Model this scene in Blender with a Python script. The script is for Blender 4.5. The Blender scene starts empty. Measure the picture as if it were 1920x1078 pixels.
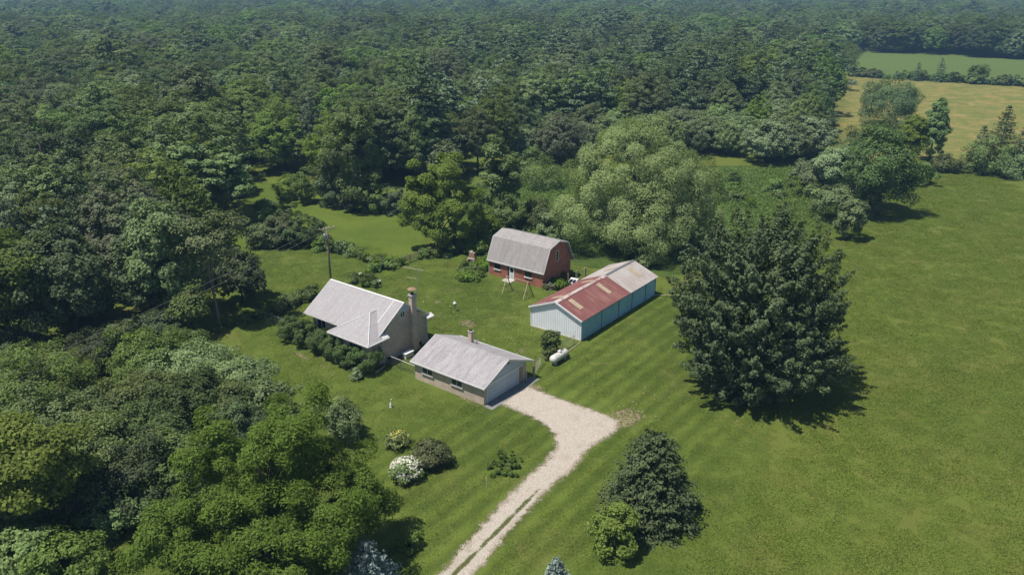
import bpy, math, random
import numpy as np
from mathutils import Vector

# ------------------------------------------------------------------ camera, sky, sun, exposure
SC = bpy.context.scene
COL = SC.collection
CH = 42.0                                   # camera height, metres
FP = 1465.0                                 # focal length in pixels of the 1920-wide photograph
PITCH = math.atan(569.0 / FP)
cam = bpy.data.cameras.new('camera')
cam.sensor_width = 36.0
cam.lens = 36.0 * FP / 1920.0
cam.clip_start = 0.5
cam.clip_end = 9000.0
camo = bpy.data.objects.new('camera', cam)
COL.objects.link(camo)
camo.location = (0, 0, CH)
camo.rotation_euler = (math.pi / 2 - PITCH, 0, 0)
SC.camera = camo

SUN_EL = math.radians(68)
SUN_AZ = math.atan2(-0.94, -0.34)           # from +Y towards +X
sunv = Vector((math.sin(SUN_AZ) * math.cos(SUN_EL), math.cos(SUN_AZ) * math.cos(SUN_EL), math.sin(SUN_EL)))
world = bpy.data.worlds.new('World')
SC.world = world
world.use_nodes = True
wn = world.node_tree.nodes
bg = wn['Background']
sky = wn.new('ShaderNodeTexSky')
sky.sky_type = 'NISHITA'
sky.sun_disc = False
sky.sun_elevation = SUN_EL
sky.sun_rotation = SUN_AZ
sky.air_density = 1.0
sky.dust_density = 0.6
world.node_tree.links.new(sky.outputs[0], bg.inputs[0])
bg.inputs[1].default_value = 0.072
sl = bpy.data.lights.new('sun', 'SUN')
sl.energy = 4.6
sl.angle = math.radians(0.5)
sl.color = (1.0, 0.95, 0.87)
slo = bpy.data.objects.new('sun', sl)
COL.objects.link(slo)
slo.rotation_euler = (-sunv).to_track_quat('-Z', 'Y').to_euler()
SC.view_settings.view_transform = 'Standard'
SC.view_settings.look = 'None'
SC.view_settings.gamma = 1.0
SC.view_settings.exposure = 0.31
SC.cycles.max_bounces = 5
SC.cycles.diffuse_bounces = 3
SC.cycles.glossy_bounces = 2
SC.cycles.transmission_bounces = 3
SC.cycles.transparent_max_bounces = 8
SC.cycles.volume_bounces = 0
SC.cycles.use_denoising = True
SC.cycles.denoiser = 'OPENIMAGEDENOISE'
SC.cycles.denoising_input_passes = 'RGB_ALBEDO_NORMAL'
SC.cycles.denoising_prefilter = 'ACCURATE'

# ------------------------------------------------------------------ helpers: coordinates
SP, CP = math.sin(PITCH), math.cos(PITCH)
def gp(u, v, z=0.0):
    """photo pixel -> point on the level plane z"""
    t = (v - 539.0) / FP
    s = (CH - z) / (SP + t * CP)
    return Vector(((u - 960.0) / FP * s, (CP - t * SP) * s, z))
def zat(v, y):
    t = (v - 539.0) / FP
    return CH - y * (SP + t * CP) / (CP - t * SP)
def proj(x, y, z=0.0):
    dz = CH - z
    dep = y * CP + dz * SP
    return 960 + FP * x / dep, 539 - FP * (y * SP - dz * CP) / dep
FA = math.radians(37.4)                     # the farm's own axes: A runs away to the right, B towards the viewer's right
AX = (math.sin(FA), math.cos(FA)); BX = (AX[1], -AX[0])
def ab(a, b, z=0.0):
    return Vector((a * AX[0] + b * BX[0], a * AX[1] + b * BX[1], z))

# ------------------------------------------------------------------ helpers: materials
def newmat(name):
    m = bpy.data.materials.new(name)
    m.use_nodes = True
    nt = m.node_tree
    nt.nodes.clear()
    out = nt.nodes.new('ShaderNodeOutputMaterial')
    return m, nt, out
def N(nt, typ, **kw):
    n = nt.nodes.new(typ)
    for k, v in kw.items():
        if k.startswith('i_'):
            n.inputs[k[2:].replace('_', ' ')].default_value = v
        else:
            setattr(n, k, v)
    return n
def lk(nt, a, b): nt.links.new(a, b)
def rgba(c): return (c[0], c[1], c[2], 1.0)
def coords(nt, kind='Object'):
    if kind == 'World':
        return N(nt, 'ShaderNodeNewGeometry').outputs['Position']
    return N(nt, 'ShaderNodeTexCoord').outputs[kind]
def noise(nt, vec, scale, detail=3.0, rough=0.55, dist=0.0):
    n = N(nt, 'ShaderNodeTexNoise')
    n.inputs['Scale'].default_value = scale; n.inputs['Detail'].default_value = detail
    n.inputs['Roughness'].default_value = rough; n.inputs['Distortion'].default_value = dist
    lk(nt, vec, n.inputs['Vector'])
    return n.outputs['Fac']
def ramp(nt, fac, stops):
    r = N(nt, 'ShaderNodeValToRGB')
    el = r.color_ramp.elements
    while len(el) < len(stops): el.new(0.5)
    for e, (p, c) in zip(el, stops):
        e.position = p
        e.color = rgba(c) if hasattr(c, '__len__') else (c, c, c, 1)
    lk(nt, fac, r.inputs['Fac'])
    return r.outputs['Color']
def mix(nt, fac, a, b, mode='MIX'):
    n = N(nt, 'ShaderNodeMix', data_type='RGBA', blend_type=mode)
    for sock, val in ((n.inputs[0], fac), (n.inputs[6], a), (n.inputs[7], b)):
        if hasattr(val, 'links') or hasattr(val, 'is_linked'):
            lk(nt, val, sock)
        else:
            sock.default_value = rgba(val) if hasattr(val, '__len__') else val
    return n.outputs[2]
def mth(nt, op, a, b=None, c=None):
    n = N(nt, 'ShaderNodeMath', operation=op)
    for i, val in enumerate((a, b, c)):
        if val is None: continue
        if hasattr(val, 'is_linked'): lk(nt, val, n.inputs[i])
        else: n.inputs[i].default_value = val
    return n.outputs[0]
def bump(nt, h, strength=0.3, dist=0.05):
    b = N(nt, 'ShaderNodeBump')
    b.inputs['Strength'].default_value = strength; b.inputs['Distance'].default_value = dist
    lk(nt, h, b.inputs['Height'])
    return b.outputs['Normal']
def pbsdf(nt, col, rough=0.8, spec=0.3, metal=0.0, normal=None):
    p = N(nt, 'ShaderNodeBsdfPrincipled')
    if hasattr(col, 'is_linked'): lk(nt, col, p.inputs['Base Color'])
    else: p.inputs['Base Color'].default_value = rgba(col)
    if hasattr(rough, 'is_linked'): lk(nt, rough, p.inputs['Roughness'])
    else: p.inputs['Roughness'].default_value = rough
    p.inputs['Specular IOR Level'].default_value = spec
    p.inputs['Metallic'].default_value = metal
    if normal is not None: lk(nt, normal, p.inputs['Normal'])
    return p.outputs[0]

MAT = {}
def plain(name, col, rough=0.7, spec=0.3, metal=0.0, var=0.25, scale=3.0, vecscale=None, bmp=0.0):
    """paint, wood, metal: base colour with dirt and wear"""
    m, nt, out = newmat(name)
    vec = coords(nt)
    f = noise(nt, vec, scale, 4.0, 0.6)
    f2 = noise(nt, vec, scale * 9, 2.0, 0.6)
    f = mth(nt, 'MULTIPLY_ADD', f2, 0.4, mth(nt, 'MULTIPLY', f, 0.6))
    lo = [c * (1 - var) for c in col]; hi = [min(1, c * (1 + var)) for c in col]
    c = ramp(nt, f, [(0.3, lo), (0.7, hi)])
    nrm = bump(nt, f2, bmp, 0.02) if bmp else None
    lk(nt, pbsdf(nt, c, rough, spec, metal, nrm), out.inputs[0])
    MAT[name] = m
    return m

def leafmat(name, col, trans=0.3, var=0.35, hue=0.03, gloss=0.25, rough=0.5, objvar=0.35):
    m, nt, out = newmat(name)
    geo = N(nt, 'ShaderNodeNewGeometry'); oi = N(nt, 'ShaderNodeObjectInfo')
    r1, r2 = geo.outputs['Random Per Island'], oi.outputs['Random']
    hsv = N(nt, 'ShaderNodeHueSaturation')
    hsv.inputs['Color'].default_value = rgba(col)
    h = mth(nt, 'ADD', mth(nt, 'MULTIPLY_ADD', r2, hue * 1.8, 0.5 - hue * 0.4), mth(nt, 'MULTIPLY_ADD', r1, 0.016, -0.006))
    v = mth(nt, 'MULTIPLY', mth(nt, 'MULTIPLY_ADD', r2, objvar * 2, 1 - objvar), mth(nt, 'MULTIPLY_ADD', r1, var * 2, 1 - var))
    r3 = mth(nt, 'FRACT', mth(nt, 'MULTIPLY', r2, 7.31))
    lk(nt, h, hsv.inputs['Hue']); lk(nt, v, hsv.inputs['Value'])
    lk(nt, mth(nt, 'MULTIPLY_ADD', r3, objvar, 1.0 - objvar * 0.5), hsv.inputs['Saturation'])
    c = hsv.outputs[0]
    p = pbsdf(nt, c, rough + 0.12, gloss * 0.45)
    tr = N(nt, 'ShaderNodeBsdfTranslucent')
    tc = mix(nt, 1.0, c, (1.25, 1.3, 0.7), 'MULTIPLY')
    lk(nt, tc, tr.inputs[0])
    ms = N(nt, 'ShaderNodeMixShader'); ms.inputs[0].default_value = trans
    lk(nt, p, ms.inputs[1]); lk(nt, tr.outputs[0], ms.inputs[2])
    lk(nt, ms.outputs[0], out.inputs[0])
    MAT[name] = m
    return m

def brickmat(name, c1, c2, mortar, axis='xz', mottle=0.25):
    m, nt, out = newmat(name)
    vec = coords(nt)
    sx = N(nt, 'ShaderNodeSeparateXYZ'); lk(nt, vec, sx.inputs[0])
    cb = N(nt, 'ShaderNodeCombineXYZ')
    lk(nt, mth(nt, 'ADD', sx.outputs[0], sx.outputs[1]), cb.inputs[0]); lk(nt, sx.outputs[2], cb.inputs[1])
    b = N(nt, 'ShaderNodeTexBrick')
    b.inputs['Color1'].default_value = rgba(c1); b.inputs['Color2'].default_value = rgba(c2)
    b.inputs['Mortar'].default_value = rgba(mortar)
    b.inputs['Scale'].default_value = 1.0; b.inputs['Brick Width'].default_value = 0.32
    b.inputs['Row Height'].default_value = 0.105; b.inputs['Mortar Size'].default_value = 0.012
    lk(nt, cb.outputs[0], b.inputs['Vector'])
    n1 = noise(nt, vec, 0.9, 5.0, 0.65)
    c = mix(nt, 1.0, b.outputs['Color'], ramp(nt, n1, [(0.3, 1 - mottle), (0.7, 1 + mottle * 0.4)]), 'MULTIPLY')
    h = mth(nt, 'SUBTRACT', 1.0, b.outputs['Fac'])
    lk(nt, pbsdf(nt, c, 0.85, 0.2, 0.0, bump(nt, h, 0.4, 0.01)), out.inputs[0])
    MAT[name] = m
    return m

def shinglemat(name, col, streak, k=1.6):
    m, nt, out = newmat(name)
    vec = coords(nt)
    sx = N(nt, 'ShaderNodeSeparateXYZ'); lk(nt, vec, sx.inputs[0])
    cb = N(nt, 'ShaderNodeCombineXYZ')
    lk(nt, sx.outputs[0], cb.inputs[0]); lk(nt, mth(nt, 'MULTIPLY', sx.outputs[2], k), cb.inputs[1])
    b = N(nt, 'ShaderNodeTexBrick')
    b.inputs['Color1'].default_value = rgba(col); b.inputs['Color2'].default_value = rgba([c * 0.90 for c in col])
    b.inputs['Mortar'].default_value = rgba([c * 0.76 for c in col])
    b.inputs['Scale'].default_value = 1.0; b.inputs['Brick Width'].default_value = 0.45
    b.inputs['Row Height'].default_value = 0.20; b.inputs['Mortar Size'].default_value = 0.016
    lk(nt, cb.outputs[0], b.inputs['Vector'])
    mp = N(nt, 'ShaderNodeMapping'); mp.inputs['Scale'].default_value = (1.6, 0.35, 0.35)
    lk(nt, vec, mp.inputs[0])
    st = noise(nt, mp.outputs[0], 1.0, 5.0, 0.65, 0.4)
    c = mix(nt, ramp(nt, st, [(0.42, 0.0), (0.72, 0.75)]), b.outputs['Color'], streak)
    fine = noise(nt, vec, 14.0, 2.0, 0.7)
    c = mix(nt, 1.0, c, ramp(nt, fine, [(0.3, 0.72), (0.7, 1.2)]), 'MULTIPLY')
    lk(nt, pbsdf(nt, c, 0.9, 0.2, 0.0, bump(nt, fine, 0.35, 0.02)), out.inputs[0])
    MAT[name] = m
    return m

# ------------------------------------------------------------------ helpers: meshes and objects
class MB:
    def __init__(self): self.v = []; self.f = []
    def add(self, vs, fs):
        o = len(self.v); self.v += [tuple(p) for p in vs]; self.f += [tuple(i + o for i in q) for q in fs]; return self
    def box(self, x0, x1, y0, y1, z0, z1):
        return self.add([(x0,y0,z0),(x1,y0,z0),(x1,y1,z0),(x0,y1,z0),(x0,y0,z1),(x1,y0,z1),(x1,y1,z1),(x0,y1,z1)],
                        [(0,3,2,1),(4,5,6,7),(0,1,5,4),(1,2,6,5),(2,3,7,6),(3,0,4,7)])
    def slab(self, quad, th):
        q = [Vector(p) for p in quad]
        n = (q[1] - q[0]).cross(q[-1] - q[0]).normalized()
        if n.z < 0: q.reverse(); n = -n
        k = len(q)
        lo = [p - n * th for p in q]
        fs = [tuple(range(k)), tuple(range(2 * k - 1, k - 1, -1))]
        for i in range(k):
            j = (i + 1) % k
            fs.append((i, k + i, k + j, j))
        return self.add(q + lo, fs)
    def prism(self, poly, axis, c0, c1):
        """poly of (p, z) extruded along x ('x': p is y) or y ('y': p is x)"""
        k = len(poly)
        mk = (lambda p, z, c: (c, p, z)) if axis == 'x' else (lambda p, z, c: (p, c, z))
        vs = [mk(p, z, c0) for p, z in poly] + [mk(p, z, c1) for p, z in poly]
        fs = [tuple(range(k))[::-1], tuple(range(k, 2 * k))]
        for i in range(k):
            j = (i + 1) % k
            fs.append((i, j, k + j, k + i))
        return self.add(vs, fs)
    def tube(self, pts, rad, n=8, cap=True):
        pts = [Vector(p) for p in pts]
        if not hasattr(rad, '__len__'): rad = [rad] * len(pts)
        o = len(self.v); prev = None
        for i, p in enumerate(pts):
            d = (pts[min(i + 1, len(pts) - 1)] - pts[max(i - 1, 0)]).normalized()
            a = Vector((1, 0, 0)) if abs(d.x) < 0.8 else Vector((0, 1, 0))
            if prev is not None: a = prev
            x = (a - d * a.dot(d)).normalized(); y = d.cross(x); prev = x
            for k in range(n):
                t = 2 * math.pi * k / n
                self.v.append(tuple(p + (x * math.cos(t) + y * math.sin(t)) * rad[i]))
        for i in range(len(pts) - 1):
            for k in range(n):
                k2 = (k + 1) % n
                self.f.append((o + i*n + k, o + i*n + k2, o + (i+1)*n + k2, o + (i+1)*n + k))
        if cap:
            self.f.append(tuple(o + k for k in range(n))[::-1])
            self.f.append(tuple(o + (len(pts)-1)*n + k for k in range(n)))
        return self
    def lathe(self, prof, center=(0,0,0), n=20, axis='z'):
        o = len(self.v); c = Vector(center)
        for r, h in prof:
            for k in range(n):
                t = 2 * math.pi * k / n
                if axis == 'z': q = Vector((r*math.cos(t), r*math.sin(t), h))
                elif axis == 'y': q = Vector((r*math.cos(t), h, r*math.sin(t)))
                else: q = Vector((h, r*math.cos(t), r*math.sin(t)))
                self.v.append(tuple(c + q))
        for i in range(len(prof) - 1):
            for k in range(n):
                k2 = (k + 1) % n
                self.f.append((o+i*n+k, o+i*n+k2, o+(i+1)*n+k2, o+(i+1)*n+k))
        self.f.append(tuple(o+k for k in range(n))[::-1]); self.f.append(tuple(o+(len(prof)-1)*n+k for k in range(n)))
        return self
    def mesh(self, name, mat=None, smooth=False):
        me = bpy.data.meshes.new(name)
        me.from_pydata(self.v, [], self.f)
        if mat: me.materials.append(MAT[mat] if isinstance(mat, str) else mat)
        if smooth: me.polygons.foreach_set('use_smooth', [True] * len(me.polygons))
        me.update()
        return me
    def build(self, name, mat=None, parent=None, smooth=False):
        return link(name, self.mesh(name, mat, smooth), parent)
def link(name, data, parent=None, loc=None):
    o = bpy.data.objects.new(name, data)
    COL.objects.link(o)
    if parent is not None: o.parent = parent
    if loc is not None: o.location = loc
    return o
def tag(o, label, cat, group=None, kind=None):
    o['label'] = label; o['category'] = cat
    if group: o['group'] = group
    if kind: o['kind'] = kind
    return o
def empty(name, loc, rz=0.0, label=None, cat=None, group=None):
    o = link(name, None)
    o.location = loc; o.rotation_euler = (0, 0, rz); o.empty_display_size = 0.3
    if label: tag(o, label, cat, group)
    return o
def copy_tree(o, parent=None):
    c = o.copy(); COL.objects.link(c)
    c.parent = parent
    for ch in [x for x in o.children]: copy_tree(ch, c)
    return c
def farm(name, a, b, label, cat, group=None):
    """Empty on the farm grid: local x runs along B, local y along A"""
    return empty(name, ab(a, b), -FA, label, cat, group)

def quads_mesh(name, V, mat):
    """V: (n,4,3) array of leaf quads"""
    n = len(V)
    me = bpy.data.meshes.new(name)
    me.vertices.add(4 * n); me.vertices.foreach_set('co', V.reshape(-1).astype(np.float32))
    me.loops.add(4 * n); me.loops.foreach_set('vertex_index', np.arange(4 * n, dtype=np.int32))
    me.polygons.add(n)
    me.polygons.foreach_set('loop_start', np.arange(0, 4 * n, 4, dtype=np.int32))
    me.materials.append(MAT[mat] if isinstance(mat, str) else mat)
    me.update(calc_edges=True)
    return me
def unit(x): return x / np.maximum(1e-9, np.linalg.norm(x, axis=-1, keepdims=True))
def leaf_quads(rng, P, Nn, L, W, U=None, fold=0.12):
    n = len(P)
    r = rng.normal(size=(n, 3)) if U is None else U + 0.5 * rng.normal(size=(n, 3))
    u = unit(r - Nn * np.sum(r * Nn, 1, keepdims=True))
    v = np.cross(Nn, u)
    l = (L * rng.uniform(0.65, 1.35, n))[:, None]; w = (W * rng.uniform(0.65, 1.35, n))[:, None]
    q = np.empty((n, 4, 3))
    q[:, 0] = P + u * l * 0.5 - Nn * l * fold
    q[:, 1] = P + v * w * 0.5 + u * l * 0.05
    q[:, 2] = P - u * l * 0.5 - Nn * l * fold * 0.4
    q[:, 3] = P - v * w * 0.5 + u * l * 0.05
    return q

# ------------------------------------------------------------------ helpers: vegetation
def crown_quads(rng, h, r, zb, n_clump=120, cr=1.1, n_leaf=8000, L=0.5, W=0.34, flat=0.75, shape='round', lump=0.2,
                spray=0.0, up=0.6, bottom=-0.75, inner=0.45, droop=0.0, jit=0.75, shell=0.5):
    d = unit(rng.normal(size=(n_clump * 3, 3)))
    d = d[d[:, 2] > bottom][:n_clump]
    k = rng.normal(size=(6, 3)) * 2.1; ph = rng.uniform(0, 6.28, 6)
    f = 1 + lump * np.sum(np.cos(d @ k.T + ph), 1) / 2.4
    frac = inner + (0.95 - inner) * rng.uniform(0, 1, len(d)) ** 0.55
    zc = zb + (h - zb) * 0.5; rz = (h - zb) * 0.5
    C = d * f[:, None] * frac[:, None] * np.array([r, r, rz])
    zn = C[:, 2] / rz
    if shape == 'cone': s = np.clip(1.05 - 0.75 * (zn * 0.5 + 0.5), 0.12, 1.1)
    elif shape == 'vase': s = np.clip(0.72 + 0.34 * zn, 0.4, 1.1)
    elif shape == 'oval': s = 0.95 - 0.1 * zn
    elif shape == 'dome': s = np.clip(1.05 - 0.18 * zn, 0.5, 1.1)
    else: s = np.ones(len(zn))
    C[:, :2] *= s[:, None]
    C[:, 2] += zc
    crs = cr * rng.uniform(0.65, 1.4, len(C))
    C[:, 2] = np.maximum(C[:, 2], crs * flat * 0.6 + 0.05)
    wgt = crs ** 2; wgt = wgt / wgt.sum()
    idx = rng.choice(len(C), n_leaf, p=wgt)
    out = unit(d * np.array([1, 1, 0.8]))[idx]
    e = unit(rng.normal(size=(n_leaf, 3)) + 0.55 * out + np.array([0, 0, 0.35]))
    rad = crs[idx][:, None] * rng.uniform(0.2, 1.0, (n_leaf, 1)) ** shell
    P = C[idx] + e * rad * np.array([1, 1, flat])
    if spray:
        ax = unit(out + np.array([0, 0, 0.75]) + 0.3 * unit(rng.normal(size=(len(C), 3)))[idx])
        t = rng.uniform(-0.3, 1, (n_leaf, 1))
        P = C[idx] + ax * t * spray * crs[idx][:, None] + e * rad * (1.0 - 0.62 * np.clip(t, 0, 1)) * 0.62
    if droop:
        P[:, 2] -= droop * rng.uniform(0, 1, n_leaf) ** 2 * 1.0
    P[:, 2] = np.maximum(P[:, 2], 0.06)
    Nn = unit(0.45 * e + 0.55 * out + np.array([0, 0, up]) + jit * rng.normal(size=(n_leaf, 3)) * 0.5)
    return leaf_quads(rng, P, Nn, L, W), C

def trunk_mb(rng, h, r0, tips, top=0.75, n=8, lean=0.03):
    m = MB()
    zs = np.linspace(0, h * top, 6)
    ox, oy = rng.normal(0, lean * h, 2)
    pts = [(ox * (z / h) ** 1.5 + rng.normal(0, 0.02 * r0), oy * (z / h) ** 1.5, z) for z in zs]
    rr = [r0 * (1.35 if i == 0 else 1.0) * (1 - 0.75 * z / (h * top)) for i, z in enumerate(zs)]
    m.tube(pts, rr, n)
    for t in tips:
        z0 = min(h * top * 0.92, max(h * 0.12, t[2] * rng.uniform(0.35, 0.7)))
        i = min(4, int(z0 / (h * top) * 5)); fr = z0 / (h * top) * 5 - i
        a = Vector(pts[i]).lerp(Vector(pts[i + 1]), fr)
        b = Vector(t); mid = a.lerp(b, 0.5) + Vector((0, 0, 0.08 * (b - a).length))
        r = max(0.025, r0 * 0.38 * (1 - z0 / h))
        m.tube([a, mid, b], [r, r * 0.65, r * 0.2], 5)
    return m

def needle_quads(rng, h, r, zb, whorls=22, per=10, sprays=16, L=0.42, W=0.16, droop=0.25, taper=0.85, gap=0.0):
    P, U, Nn = [], [], []
    for i in range(whorls):
        f = (i + rng.uniform(-0.3, 0.3)) / whorls
        f = min(max(f, 0), 0.985)
        z0 = zb + (h - zb) * f
        Lb = r * (1 - f) ** taper * rng.uniform(0.85, 1.1) + 0.12
        nb = max(4, int(per * (1 - 0.5 * f)))
        a0 = rng.uniform(0, 6.28)
        for k in range(nb):
            if rng.uniform() < gap: continue
            a = a0 + 6.283 * k / nb + rng.normal(0, 0.18)
            lb = Lb * rng.uniform(0.72, 1.15)
            ns = max(4, int(sprays * (0.3 + 0.7 * lb / r)))
            t = np.sqrt(rng.uniform(0.03, 1, ns * 3))
            dr = np.array([math.cos(a), math.sin(a), 0]); sd = np.array([-dr[1], dr[0], 0])
            wd = 0.30 * lb * (1 - 0.65 * t) * rng.uniform(-1, 1, len(t))
            zz = z0 - droop * lb * t ** 1.5 + 0.12 * lb * t ** 4 + rng.normal(0, 0.06, len(t)) - 0.10 * rng.uniform(0, 1, len(t))
            P.append(np.stack([dr[0]*lb*t + sd[0]*wd, dr[1]*lb*t + sd[1]*wd, zz], 1))
            U.append(dr * 1.0 + sd * (np.sign(wd) * 0.7)[:, None] + np.array([0, 0, -droop]))
            Nn.append(np.array([0, 0, 1.0]) + dr * 0.45 + 0.38 * rng.normal(size=(len(t), 3)))
    P = np.concatenate(P); U = np.concatenate(U); Nn = unit(np.concatenate(Nn))
    P[:, 2] = np.maximum(P[:, 2], 0.08)
    return leaf_quads(rng, P, Nn, L, W, U, 0.06)

def make_tree(name, seed, h, r, zb, mat, bark='bark', tr=None, tiers=False, limbs=9, lobes=None, **kw):
    rng = np.random.default_rng(seed)
    root = link(name, None)
    root.empty_display_size = 0.3
    if lobes:
        qs, Cs = [], []
        tot = sum(l[3] * (l[3] + (l[2] - l[4])) for l in lobes); nl, nc = kw.pop('n_leaf'), kw.pop('n_clump')
        for lx, ly, lh, lr, lz in lobes:
            w = lr * (lr + (lh - lz)) / tot
            q_, C_ = crown_quads(rng, lh, lr, lz, n_leaf=int(nl * w), n_clump=max(8, int(nc * w)), **kw)
            q_[:, :, 0] += lx; q_[:, :, 1] += ly; C_[:, 0] += lx; C_[:, 1] += ly
            qs.append(q_); Cs.append(C_)
        q, C = np.concatenate(qs), np.concatenate(Cs)
    else:
        q, C = crown_quads(rng, h, r, zb, **kw)
    tips = [tuple(C[i]) for i in rng.choice(len(C), min(limbs, len(C)), replace=False)]
    trunk_mb(rng, h, tr or h * 0.018, tips).build('trunk', bark, root, True)
    link('crown', quads_mesh('crown', q, mat), root)
    return root
def make_conifer(name, seed, h, r, zb, mat, bark='bark', tr=None, **kw):
    rng = np.random.default_rng(seed)
    root = link(name, None); root.empty_display_size = 0.3
    q = needle_quads(rng, h, r, zb, **kw)
    m = MB(); t = tr or h * 0.014
    m.tube([(0,0,0),(0,0,h*0.4),(0,0,h*0.97)], [t*1.3, t, 0.02], 8)
    for k in range(10):
        f = rng.uniform(0.05, 0.7); a = rng.uniform(0, 6.28); z0 = zb + (h - zb) * f; l = r * (1 - f) * 0.8
        m.tube([(0,0,z0), (l*math.cos(a), l*math.sin(a), z0 - 0.1*l)], [t*0.3, 0.015], 4)
    m.build('trunk', bark, root, True)
    link('crown', quads_mesh('crown', q, mat), root)
    return root
def make_pine(name, seed, h, r, zb, mat, bark='bark', n_leaf=9000, tiers=9, L=0.55, W=0.28):
    """white pine: flat plates of needles on nearly level limbs"""
    rng = np.random.default_rng(seed)
    root = link(name, None); root.empty_display_size = 0.3
    C, R, T = [], [], []
    for i in range(tiers):
        f = i / (tiers - 1); z = zb + (h - zb) * (0.02 + 0.96 * f)
        rr = r * (1 - f) ** 0.7 * rng.uniform(0.8, 1.1) + 0.5
        nb = max(2, int(7 - 4 * f))
        a0 = rng.uniform(0, 6.28)
        for k in range(nb):
            a = a0 + 6.283 * k / nb + rng.normal(0, 0.25); l = rr * rng.uniform(0.65, 1.1)
            for fr in (0.45, 0.8, 1.0):
                C.append((math.cos(a)*l*fr + rng.normal(0, .15), math.sin(a)*l*fr + rng.normal(0, .15), z + 0.10*l*fr + rng.normal(0, .15)))
                R.append((0.30 * rr + 0.45) * rng.uniform(0.7, 1.15) * (1.1 - 0.3 * fr))
            T.append((z, C[-1]))
    C = np.array(C); R = np.array(R)
    idx = rng.choice(len(C), n_leaf, p=R**2 / np.sum(R**2))
    e = unit(rng.normal(size=(n_leaf, 3)) + np.array([0, 0, 0.4]))
    P = C[idx] + e * (R[idx] * rng.uniform(0.2, 1, n_leaf) ** 0.5)[:, None] * np.array([1, 1, 0.42])
    Nn = unit(0.5 * e + np.array([0, 0, 0.55]) + 0.5 * rng.normal(size=(n_leaf, 3)))
    m = MB(); t = h * 0.015
    m.tube([(0,0,0),(0.05,0,h*0.5),(0,0,h*0.97)], [t*1.25, t*0.8, 0.03], 8)
    for z, p in T: m.tube([(0,0,z-0.2), p], [t*0.28, 0.02], 4)
    m.build('trunk', bark, root, True)
    link('crown', quads_mesh('crown', leaf_quads(rng, P, Nn, L, W), mat), root)
    return root
def make_shrub(name, seed, h, r, mat, stems=6, **kw):
    rng = np.random.default_rng(seed)
    root = link(name, None); root.empty_display_size = 0.3
    kw.setdefault('n_clump', 40); kw.setdefault('cr', 0.3 * r); kw.setdefault('n_leaf', 2500)
    kw.setdefault('L', 0.26); kw.setdefault('W', 0.17); kw.setdefault('inner', 0.35); kw.setdefault('bottom', -0.95)
    kw.setdefault('shape', 'dome')
    q, C = crown_quads(rng, h, r, kw.pop('zb', 0.05), **kw)
    m = MB()
    for i in rng.choice(len(C), min(stems, len(C)), replace=False):
        p = C[i]; m.tube([(p[0]*0.1, p[1]*0.1, 0), (p[0]*0.5, p[1]*0.5, p[2]*0.55), tuple(p)], [0.04, 0.03, 0.012], 5)
    m.build('stem', 'bark', root, True)
    link('foliage', quads_mesh('foliage', q, mat), root)
    return root
def make_bare(name, seed, h, spread=0.5, mat='dead_wood', levels=5, r0=0.16, kids=3):
    rng = random.Random(seed)
    root = link(name, None); root.empty_display_size = 0.3
    m = MB()
    def grow(p, d, l, r, lev):
        e = p + d * l + Vector((rng.gauss(0, .06), rng.gauss(0, .06), 0)) * l
        m.tube([p, p.lerp(e, 0.5) + Vector((rng.gauss(0, .05), rng.gauss(0, .05), 0)) * l, e], [r, r * .85, r * .6], 5 if lev > 2 else 4, False)
        if lev == 0: return
        for k in range(kids if lev > 1 else kids + 1):
            nd = (d + Vector((rng.gauss(0, spread), rng.gauss(0, spread), rng.gauss(0.15, .25)))).normalized()
            grow(p.lerp(e, rng.uniform(.55, 1.0)), nd, l * rng.uniform(.55, .85), max(0.018, r * .58), lev - 1)
    for s in range(2):
        grow(Vector((rng.gauss(0, .3), rng.gauss(0, .3), 0)), Vector((rng.gauss(0, .2), rng.gauss(0, .2), 1)).normalized(), h * 0.32, r0, levels - 1)
    m.build('branches', mat, root)
    return root
def put(root, loc, rz=0.0, s=1.0, label=None, cat='tree', group=None, copy=True, sz=None):
    o = copy_tree(root) if copy else root
    o.location = loc; o.rotation_euler = (0, 0, rz); o.scale = (s, s, sz or s)
    if label: tag(o, label, cat, group)
    return o

# ------------------------------------------------------------------ materials
plain('bark', (0.085, 0.070, 0.055), 0.95, 0.1, 0, 0.45, 2.0, bmp=0.4)
plain('pale_bark', (0.20, 0.18, 0.15), 0.95, 0.1, 0, 0.4, 2.0, bmp=0.4)
plain('dead_wood', (0.20, 0.165, 0.155), 0.95, 0.1, 0, 0.35, 2.0)
plain('white_paint', (0.66, 0.67, 0.68), 0.55, 0.3, 0, 0.12, 1.2)
plain('gutter_white', (0.62, 0.61, 0.60), 0.5, 0.4, 0, 0.15, 1.5)
plain('shade_tinted_white', (0.42, 0.50, 0.58), 0.5, 0.3, 0, 0.10, 1.0)  # white garage siding with the blue of its shade put into the colour
plain('shed_white', (0.80, 0.82, 0.86), 0.45, 0.4, 0, 0.10, 0.7)
plain('shed_blue', (0.27, 0.50, 0.67), 0.45, 0.4, 0, 0.18, 0.7)
plain('blue_trim', (0.07, 0.14, 0.18), 0.6, 0.3)
plain('dark_gap', (0.02, 0.025, 0.03), 0.8, 0.2)
plain('glass', (0.012, 0.015, 0.02), 0.08, 0.6, 0, 0.3)
plain('galvanised', (0.33, 0.33, 0.33), 0.45, 0.5, 0.6, 0.25, 4.0)
plain('tank_white', (0.60, 0.58, 0.54), 0.4, 0.5, 0, 0.14, 2.2)
plain('tank_shadow_band', (0.35, 0.33, 0.32), 0.5, 0.4, 0, 0.2)
plain('weathered_wood', (0.30, 0.255, 0.19), 0.9, 0.15, 0, 0.35, 5.0)
plain('pale_wood', (0.46, 0.40, 0.27), 0.9, 0.15, 0, 0.25, 5.0)
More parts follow.
